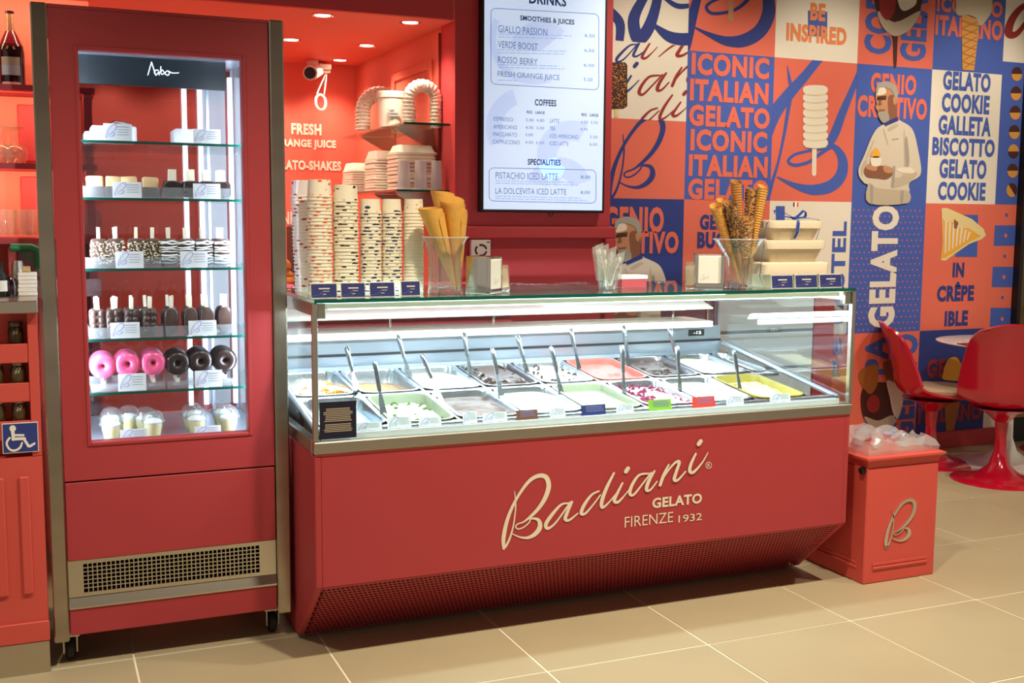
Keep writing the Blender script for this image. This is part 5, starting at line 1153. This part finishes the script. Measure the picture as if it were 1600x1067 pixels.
# small things behind the counter's left end
p = W(450, 436, 4.5)
t = thing('orange_basket', 'dark wire basket of oranges behind counter left end', 'basket', (p.x, 4.6, 1.12))
b = B()
for k in range(4): b.tube([(p.x+.055*cos(a*pi/8), 4.6+.055*sin(a*pi/8), 1.121+k*.03) for a in range(16)], .002, 5, True)
for k in range(8): a = k*pi/4; b.tube([(p.x+.055*cos(a), 4.6+.055*sin(a), 1.12), (p.x+.055*cos(a), 4.6+.055*sin(a), 1.212)], .002, 5)
b.build('wire', 'dark_grey', t)
for k, (dx, dy, dz) in enumerate(((-.014,-.008,.04),(.018,.012,.045),(.002,.0,.095))): tag(B().ball((p.x+dx, 4.6+dy, 1.125+dz), .033, 14, 9).build('orange', mat('orange_peel', '#f08a1e', .5, bump=.2, nscale=200) if k == 0 else 'orange_peel', smooth=True), ('orange at the front of the wire basket','orange at the back of the wire basket','orange on top in the wire basket')[k], 'fruit', 'oranges in the wire basket')
mat('pink_cloth', '#f0607e', .8)
p = W(444, 455, 4.1); tag(B().loops([rrect(.14, .10, .03, 0, 4), rrect(.16, .12, .04, .02, 4), rrect(.10, .07, .03, .045, 4)]).move((p.x, 4.2, 1.125)).build('pink_cloth', 'pink_cloth', smooth=True), 'folded pink cloth behind the counter\'s left end', 'cloth')
struct('trim_4', B().box(.80, 1.9, 4.10, 5.05, 1.09, 1.118).box(.82, 1.88, 4.40, 5.0, 0, 1.09), 'red_wall')     # staff side worktop on a red base
p = W(470, 388, 6.2); t = thing('juice_machine', 'dark narrow machine with white badge behind the cup stacks', 'machine', (p.x, 6.2, 0))
B().box(p.x-.06, p.x+.12, 6.12, 6.3, 0, W(470, 352, 6.2).z).build('casing', 'dark_grey', t, bevel=.01); B().box(p.x-.04, p.x+.03, 6.118, 6.12, W(470,378,6.2).z, W(470,361,6.2).z).build('badge', 'white', t)
# made-up steel cabinet imitating the pale reflections in the right end glass
t = thing('made_up_cabinet', 'pale steel cabinet with red end panel behind the counter\'s right end', 'cabinet', (3.2, 4.65, 0))
B().box(2.93, 3.50, 4.42, 4.92, .08, 1.06).build('carcass', 'blue_steel', t, bevel=.004)
for k, z in enumerate((.28, .50, .72, .90)): B().box(2.94, 3.49, 4.405, 4.419, z, z+(.205 if k < 2 else .165 if k == 2 else .145)).build('drawer', 'well', t, bevel=.003)
B().box(3.502, 3.62, 4.41, 4.92, .0, 1.07).build('end_panel', 'red_wall', t); B().box(2.95, 3.48, 4.46, 4.9, 0, .079).build('plinth', 'black', t)
# ------------------------------------------------------------------ red waste bin
bx0, bx1, by0, by1 = 2.946, 3.306, 3.355, 3.72
bn = thing('waste_bin', 'coral red square waste bin with chrome script emblem', 'bin', ((bx0+bx1)/2, (by0+by1)/2, 0))
B().box(bx0, bx1, by0, by1, 0.0, .465).build('body', 'coral', bn, bevel=.004)
for k, z in enumerate((.055, .070)): B().box(bx0+.04, bx1-.04, by0-.006+k*.003, by0-.0005, z, z+.012).box(bx0-.006+k*.003, bx0-.0005, by0+.04, by1-.04, z, z+.012).build('moulding', 'coral', bn, bevel=.003)
B().loops([[(bx0-a, by0-a, z), (bx1+a, by0-a, z), (bx1+a, by1+a, z), (bx0-a, by1+a, z)] for a, z in ((-.004,.4655),(.0,.470),(.004,.492),(.018,.500),(.018,.508),(.006,.512))]).build('rim', 'coral', bn)
q = WX(1352, 729, bx0-.012); B().lathe([(.0,0),(.013,.001),(.015,.008),(.013,.018),(.008,.02)], (0,0,0), 14).xf(Matrix.Translation((bx0-.001, by0+.02, .455)) @ Matrix.Rotation(-pi/2, 4, 'Y')).build('knob', 'black', bn, smooth=True)
ex0, ey0, ex1, ey1 = 1382, 779, 1430, 856
b = B().ribbon(sbox(EMB, EB, (1381, 778, 1431, 857), 1.15), lambda u, v, w: ((lambda p: (p.x, by0-.0005-w, p.z))(W(u, v, by0))), 6, .004); b.build('emblem', 'chrome', bn)
# crumpled clear liner bag
r = random.Random(3); n = 40
def ringp(k, z, jit):
    out = []
    for i in range(n):
        s = i/n*4; e = int(s); f = s-e; c_ = [(-1,-1),(1,-1),(1,1),(-1,1)]; a, d_ = c_[e], c_[(e+1) % 4]; x = a[0]+(d_[0]-a[0])*f; y = a[1]+(d_[1]-a[1])*f
        out.append(((bx0+bx1)/2+x*.172*k+r.uniform(-jit,jit), (by0+by1)/2+y*.172*k+r.uniform(-jit,jit), z+r.uniform(-jit,jit)))
    return out
B().loops([ringp(1.03,.513,.001), ringp(1.02,.535,.010), ringp(.96,.556,.016), ringp(.86,.560,.016), ringp(.80,.535,.012), ringp(.85,.45,.006)], False, False).build('liner_bag', 'bag', bn, smooth=True)
b = B()
for k in range(7): x, y = r.uniform(bx0+.08, bx1-.08), r.uniform(by0+.06, by1-.06); a = r.uniform(0, 3); b.tube([(x, y, .515), (x+.03*cos(a), y+.03*sin(a), .56)], [.018, .028], 10)
tag(b.build('paper_cup_litter', 'bag'), 'crumpled clear cups heaped in the waste bin', 'litter', kind='stuff')
# ------------------------------------------------------------------ pedestal chairs and table
def pedestal(b, base, r, h, top_r, cx=0, cy=0):
    return b.lathe([(r,0),(r,.004),(r*.96,.010),(r*.7,.020),(r*.42,.040),(r*.22,.085),(r*.13,.16),(r*.115,h*.6),(r*.14,h*.8),(top_r*.55,h*.93),(top_r,h)], (cx, cy, base), 32)
def tulip(label, loc, rot, sc_=1.0, cushion=True):
    t = local(thing('pedestal_chair', label, 'chair', loc, 'red pedestal chairs', 0)); t.rotation_euler = (0, 0, rot); t.scale = (1, 1, sc_)
    pedestal(B(), 0, .255, .40, .17).build('pedestal', 'chair_red', t, smooth=True)
    # shell: chair faces +y, back at -y
    PR = catmull([(.235,.452,.195,.006),(.17,.428,.222,.018),(.04,.414,.238,.036),(-.08,.414,.246,.062),(-.155,.430,.25,.088),(-.198,.478,.25,.098),(-.214,.55,.244,.092),(-.232,.64,.232,.076),(-.268,.76,.205,.055),(-.318,.872,.145,.030)], 4)
    def shell(off):
        def fn(u, v):
            a = (u-.5)*2; k = v*(len(PR)-1); i = min(int(k), len(PR)-2); f = k-i
            y, z, w, l = [p+(q-p)*f for p, q in zip(PR[i], PR[i+1])]
            ty, tz = PR[i+1][0]-PR[i][0], PR[i+1][1]-PR[i][1]; m = math.hypot(ty, tz); ny, nz = tz/m, -ty/m
            h = l*abs(a)**2.2+off; top = .045*a*a*max(0, (v-.86)/.14)**2
            return (a*w, y+ny*h, z+nz*h-top)
        return fn
    b = B(); NX, NY = 17, 37; b.grid(NX, NY, shell(0)); b.grid(NX, NY, shell(-.014)); o_ = NX*NY
    b.f = [f for f in b.f[:(NX-1)*(NY-1)]]+[tuple(reversed(f)) for f in b.f[(NX-1)*(NY-1):]]
    per = [i for i in range(NX)]+[j*NX+NX-1 for j in range(1, NY)]+[(NY-1)*NX+i for i in range(NX-2, -1, -1)]+[j*NX for j in range(NY-2, 0, -1)]
    b.f += [(per[k], per[k]+o_, per[(k+1) % len(per)]+o_, per[(k+1) % len(per)]) for k in range(len(per))]
    b.build('shell', 'chair_red', t, smooth=True, fix=True)
    if cushion:
        P = rrect(.40, .36, .13, 0, 6)
        B().loops([[(x*k, y*k+.03, z) for x, y, _ in P] for k, z in ((.90,.432),(.98,.446),(.98,.464),(.93,.474),(.7,.478))]).build('cushion', 'cushion', t, smooth=True)
    return t
p = WZ(1560, 750, 0); tulip('red pedestal chair with its back to us, at the right edge', (p.x, p.y, 0), radians(-40), 1.03)
p = WZ(1452, 722, 0); tulip('red pedestal chair with beige cushion seen side on behind the bin', (p.x, p.y, 0), radians(-122), .97)
p = WZ(1600, 697, 0); tulip('red pedestal chair mostly hidden behind the white table foot', (p.x+.1, 4.93, 0), radians(150))
cxT, cyT = 5.235, 4.80
t = thing('pedestal_table', 'round white pedestal table between the red chairs', 'table', (cxT, cyT, 0))
pedestal(B(), 0, .30, .70, .14, cxT, cyT).build('pedestal', 'white_glossy', t, smooth=True)
B().lathe([(.30,.701),(.40,.716),(.415,.722),(.415,.726),(.40,.728)], (cxT, cyT, 0), 48).build('tabletop', 'white_glossy', t, smooth=True)
p = WZ(1535, 540, .729); tag(B().loops([[(p.x+x, p.y+y+.02, z) for x, y in ((-.09,-.07),(.17,-.07),(.15,.10),(-.07,.10))] for z in (.7285,.733)]).build('menu_folder', 'red_dark'), 'dark red folder lying on the white table', 'folder')
# ------------------------------------------------------------------ bar unit at the left edge
BYF = 3.64; BX1 = -.006
bu = thing('bar_unit', 'red bar unit with steel top and stepped jar display, left edge', 'counter', (-.6, 3.95, 0))
B().box(-1.4, BX1+.004, BYF-.03, 4.40, 1.130, 1.167).build('worktop', 'steel_h', bu, bevel=.003)
B().box(-1.4, BX1, BYF+.06, 4.38, .105, 1.129).build('carcass', 'coral', bu)
B().box(-1.4, BX1-.0, BYF+.004, 4.38, 0, .10).build('plinth', 'steel_h', bu)
B().box(BX1-.028, BX1, BYF, BYF+.0595, .69, 1.129).build('side_cheek', 'coral', bu, bevel=.002)
zl = [W(40, y, BYF).z for y in (537, 598, 657)]
for k, z in enumerate(zl):
    B().box(-1.4, BX1-.029, BYF, BYF+.008, z-.058, z).build('shelf_front', 'coral', bu, bevel=.002)
    B().box(-1.4, BX1-.029, BYF+.0085, BYF+.0595, z-.016, z-.010).build('jar_shelf', 'coral', bu)
B().box(-1.4, BX1, BYF, BYF+.059, .105, .689).build('lower_panel', 'coral', bu)
for x0, x1 in ((-.075,-.045),(-.155,-.115)): B().prism([(x0,.26),(x1,.26),(x1,.63),(x0,.63)], lambda u, v, w: (u, BYF-w, v), 0.0005, .010).build('moulding', 'coral', bu, bevel=.004)
B().box(-1.4, BX1+.002, BYF-.008, BYF-.0005, .105, .17).build('moulding', 'coral', bu, bevel=.003)
# honey coloured jars
mat('jar_body', '#4a3a1c', .25, coat=.5); mat('jar_lid', '#8f7f74', .3, .8)
o = None
for k, z in enumerate(zl):
    for q, (px, side) in enumerate(((26,'right'), (-8,'left'))):
        x = W(px if k else 25, 540, BYF+.03).x-(0 if q == 0 else 0); loc = (x, BYF+.035, z-.0095); L = 'dark preserve jar with script label, %s one on the %s jar step' % (side, ('top','middle','bottom')[k])
        if o is None:
            o = local(thing('preserve_jar', L, 'jar', loc, 'preserve jars on the bar front'))
            B().lathe([(.019,0),(.0215,.004),(.0215,.048),(.019,.056),(.018,.060)], n=20).build('jar', 'jar_body', o, smooth=True)
            B().lathe([(.0195,.0605),(.0205,.062),(.0205,.072),(.019,.075)], n=20).build('lid', 'jar_lid', o, smooth=True)
            B().ribbon(sbox(EMB, EB, (-.007, -.056, .008, -.036)), lambda u, v, w: (u, -.0220-w, -v), 3).build('emblem', 'cream_letter', o)
        else: dup(o, loc, None, L)
# wheelchair sign
a, c = W(4.5, 709, BYF-.006), W(59, 659, BYF-.006)
t = thing('access_sign', 'square blue wheelchair access sign on the red bar front', 'sign', ((a.x+c.x)/2, BYF-.003, a.z))
B().box(a.x, c.x, BYF-.006, BYF-.0005, a.z, c.z).build('plate', 'white', t); B().box(a.x+.002, c.x-.002, BYF-.0066, BYF-.0062, a.z+.002, c.z-.002).build('field', 'm_navy', t)
k5 = 510/110; WS = lambda u, v, w=0: (lambda p: (p.x, BYF-.0069-w, p.z))(W(u/k5, 490+v/k5, BYF-.007))
b = B().ribbon([[(92,855,26),(95,885,24),(95,910,24)],[(95,880,16),(170,880,16)],[(95,908,22),(150,905,22),(178,905,22)],[(172,905,20),(195,940,20),(212,960,20),(250,940,16)],[(70,900,16),(52,925,16),(52,955,16),(75,985,16),(110,990,16),(145,970,16),(160,935,14)]], WS, 6)
b.flat([(92+24*cos(i*pi/8), 832+24*sin(i*pi/8)) for i in range(16)], WS); b.build('wheelchair_symbol', 'white', t)
# back shelving behind the bar
YB = 4.75; x1s = .235
bs = thing('bar_shelving', 'orange red open shelving with lit back behind the bar', 'shelving', (-.6, 4.9, 0))
B().box(-1.5, x1s, 5.02, 5.04, 0, 2.30).build('back_panel', 'niche', bs)
for z in (1.921, 1.622, 1.332): B().box(-1.5, x1s, YB, 5.019, z-.022, z).build('shelf_board', 'red_wall', bs)
for x in (-.09, x1s-.03): B().box(x-.012, x+.018, YB+.01, 5.019, 0 if x > 0 else 1.17, 1.898).build('upright', 'coral', bs) if x > 0 else B().box(x-.012, x+.018, YB+.06, 5.019, 1.17, 1.308).build('upright', 'coral', bs)
for z0, z1 in ((1.64,1.87),(1.35,1.58)): B().box(-.05, .16, 5.008, 5.0195, z0, z1).build('back_inset', 'red_wall', bs, bevel=.004)
B().box(-1.5, x1s, YB, 5.019, 1.10, 1.17).build('back_worktop', 'steel_h', bs)
for z in (2.28, 1.895, 1.595): area('shelf_lamp', (-.2, 4.80, z), (-.2, 5.0, z-.25), 3.2, 1.0, .02, (1,.72,.42))
mat('wine_dark', '#2a0b14', .12, coat=.6); mat('wine_red', '#7c1626', .15, coat=.5); mat('label_beige', '#b6a58e', .6); mat('foil', '#c98a70', .3, .6)
p = W(21, 130, YB+.10); x, y, z = p.x-.004, YB+.10, 1.921
t = thing('red_bottle', 'dark red bottle with pale A and beige label on top bar shelf', 'bottle', (x, y, z)); hB = W(21, 18, y).z-z
def Lz(f): return z+hB*f
B().lathe([(.041,0),(.048,.004),(.049,hB*.44),(.045,hB*.54),(.029,hB*.66),(.018,hB*.735)], (x, y, z), 24).build('bottle', 'wine_dark', t, smooth=True)
B().lathe([(.0462,hB*.53),(.0296,hB*.66),(.0185,hB*.735),(.0182,hB*.735)], (x, y, z), 24, False, False).build('wine_band', 'wine_red', t, smooth=True)
B().lathe([(.0185,hB*.736),(.0155,hB*.80),(.0145,hB*.97)], (x, y, z), 20).build('neck_foil', 'foil', t, smooth=True)
B().lathe([(.017,hB*.972),(.017,hB*.995),(.015,hB)], (x, y, z), 20).build('cap', 'wine_dark', t, smooth=True)
def curved(bm, z0, z1, m, nm, a0=-2.35, a1=-.9, r=.0498):
    n = 12; bm.add([(x+r*cos(a0+(a1-a0)*i/n), y+r*sin(a0+(a1-a0)*i/n), q) for q in (Lz(z0), Lz(z1)) for i in range(n+1)], [(i, i+1, n+2+i, n+1+i) for i in range(n)]); return bm.build(nm, m, t)
curved(B(), .14, .38, 'label_beige', 'label'); curved(B(), .015, .05, 'white', 'label_strip'); curved(B(), .14, .27, 'card_grey', 'label_print', r=.0501)
b = B(); text(b, 'A', (x-.019, y-.0490, Lz(.48)), (.036, 0, 0), (0, .014, hB*.135), .03); b.build('letter', 'foil', t)
o = None
for k, (px, lb, dy) in enumerate(((2,'leftmost',.08),(23,'nearest the freezer',.08),(14,'behind the other two',.16))):
    loc = (W(px, 240, YB+dy).x, YB+dy, 1.6225); L = 'upside down stemmed wine glass on middle bar shelf, '+lb
    if o is None:
        o = local(thing('wine_glass', L, 'glass', loc, 'upside down wine glasses on the bar shelf'))
        B().lathe([(.036,0),(.046,.02),(.050,.040),(.041,.062),(.016,.078),(.006,.086),(.005,.128)], n=20, cap0=False, cap1=False).build('bowl', 'tumbler', o, smooth=True); B().lathe([(.005,.128),(.013,.134),(.040,.139),(.040,.141),(.002,.142)], n=20).build('foot', 'tumbler', o, smooth=True)
    else: dup(o, loc, None, L)
o = None
for px, lb in ((7,'left one'),(41,'nearest the freezer post'),(141,'seen through the freezer')):
    x = W(px, 350, YB+.08).x; L = 'clear ribbed tumbler on the lowest bar shelf, '+lb
    if o is None: o = tumbler_obj('tumbler', L, .041, .046, .112, (x, YB+.08, 1.3325), group='tumblers on the bar shelf')
    else: dup(o, (x, YB+.08, 1.3325), None, L)
# things on the worktop behind the bar
mat('green', '#1f7a44', .4); mat('splash', '#b58f80', .5)
a = W(16, 380, YB-.02); p = W(36, 384, YB-.02)
B().box(-.07, .2, 5.0, 5.0195, 1.171, 1.305).build('back_inset', 'splash', bs)
t = thing('green_hose_unit', 'green bent pipe fitting under the lowest bar shelf', 'pipe', (p.x, 4.72, 1.30))
B().tube([(a.x-.0, 4.72, 1.297), (p.x+.03, 4.72, 1.297), (p.x+.052, 4.72, 1.285), (p.x+.056, 4.72, 1.25), (p.x+.050, 4.72, 1.215)], [.016,.016,.018,.018,.014], 12).build('pipe', 'green', t, smooth=True); B().tube([(p.x+.0, 4.72, 1.285), (p.x+.032, 4.72, 1.245)], .006, 8).build('lever', 'green', t, smooth=True)
o = None
xs = W(43, 440, 3.86).x
for k in range(6):
    zz = 1.1675+k*.0125; L = 'flat white carton in the small pile on the bar worktop, %s from the bottom' % ORD[k]
    b = B().box(-.028, .028, -.025, .025, 0, .0118)
    if o is None: o = tag(b.build('flat_carton', 'white_plastic', bevel=.002), L, 'carton', 'flat cartons on the bar worktop'); o.location = (xs, 3.86, zz)
    else: q = o.copy(); COL.objects.link(q); q['label'] = L; q.location = (xs+rc.uniform(-.002,.002), 3.86, zz)
tag(B().box(xs-.015, xs+.01, 3.85, 3.875, 1.2425, 1.26).build('brown_box', 'biscuit', bevel=.002), 'little brown box on top of the flat white cartons', 'box')
xk = W(18, 445, 3.85).x
t = thing('dark_jar', 'dark glass jar with steel handle on the bar worktop', 'jar', (xk, 3.85, 1.1675)); B().lathe([(.016,0),(.019,.008),(.019,.044),(.013,.056)], (xk, 3.85, 1.1675), 18).build('jar', 'wine_dark', t, smooth=True); B().tube([(xk-.008, 3.85, 1.222), (xk+.008, 3.85, 1.245), (xk+.0205, 3.85, 1.22), (xk+.0205, 3.85, 1.185)], .0025, 6).build('handle', 'chrome', t, smooth=True)
xk = W(27, 410, 3.98).x; tag(B().lathe([(.009,0),(.018,.03),(.019,.08),(.015,.105)], (xk, 3.99, 1.1675), 16).build('metal_jug', 'steel', smooth=True), 'steel jug behind the dark jar on the bar worktop', 'jug')
xk = W(2, 440, 3.85).x; t = thing('dark_bottle', 'black bottle with white label at the far left of the bar worktop', 'bottle', (xk, 3.84, 1.1675)); B().lathe([(.016,0),(.018,.004),(.018,.06),(.007,.08),(.007,.105)], (xk, 3.84, 1.1675), 18).build('bottle', 'black', t, smooth=True); B().lathe([(.0185,.016),(.0185,.05)], (xk, 3.84, 1.1675), 18, False, False).build('label', 'white', t, smooth=True)
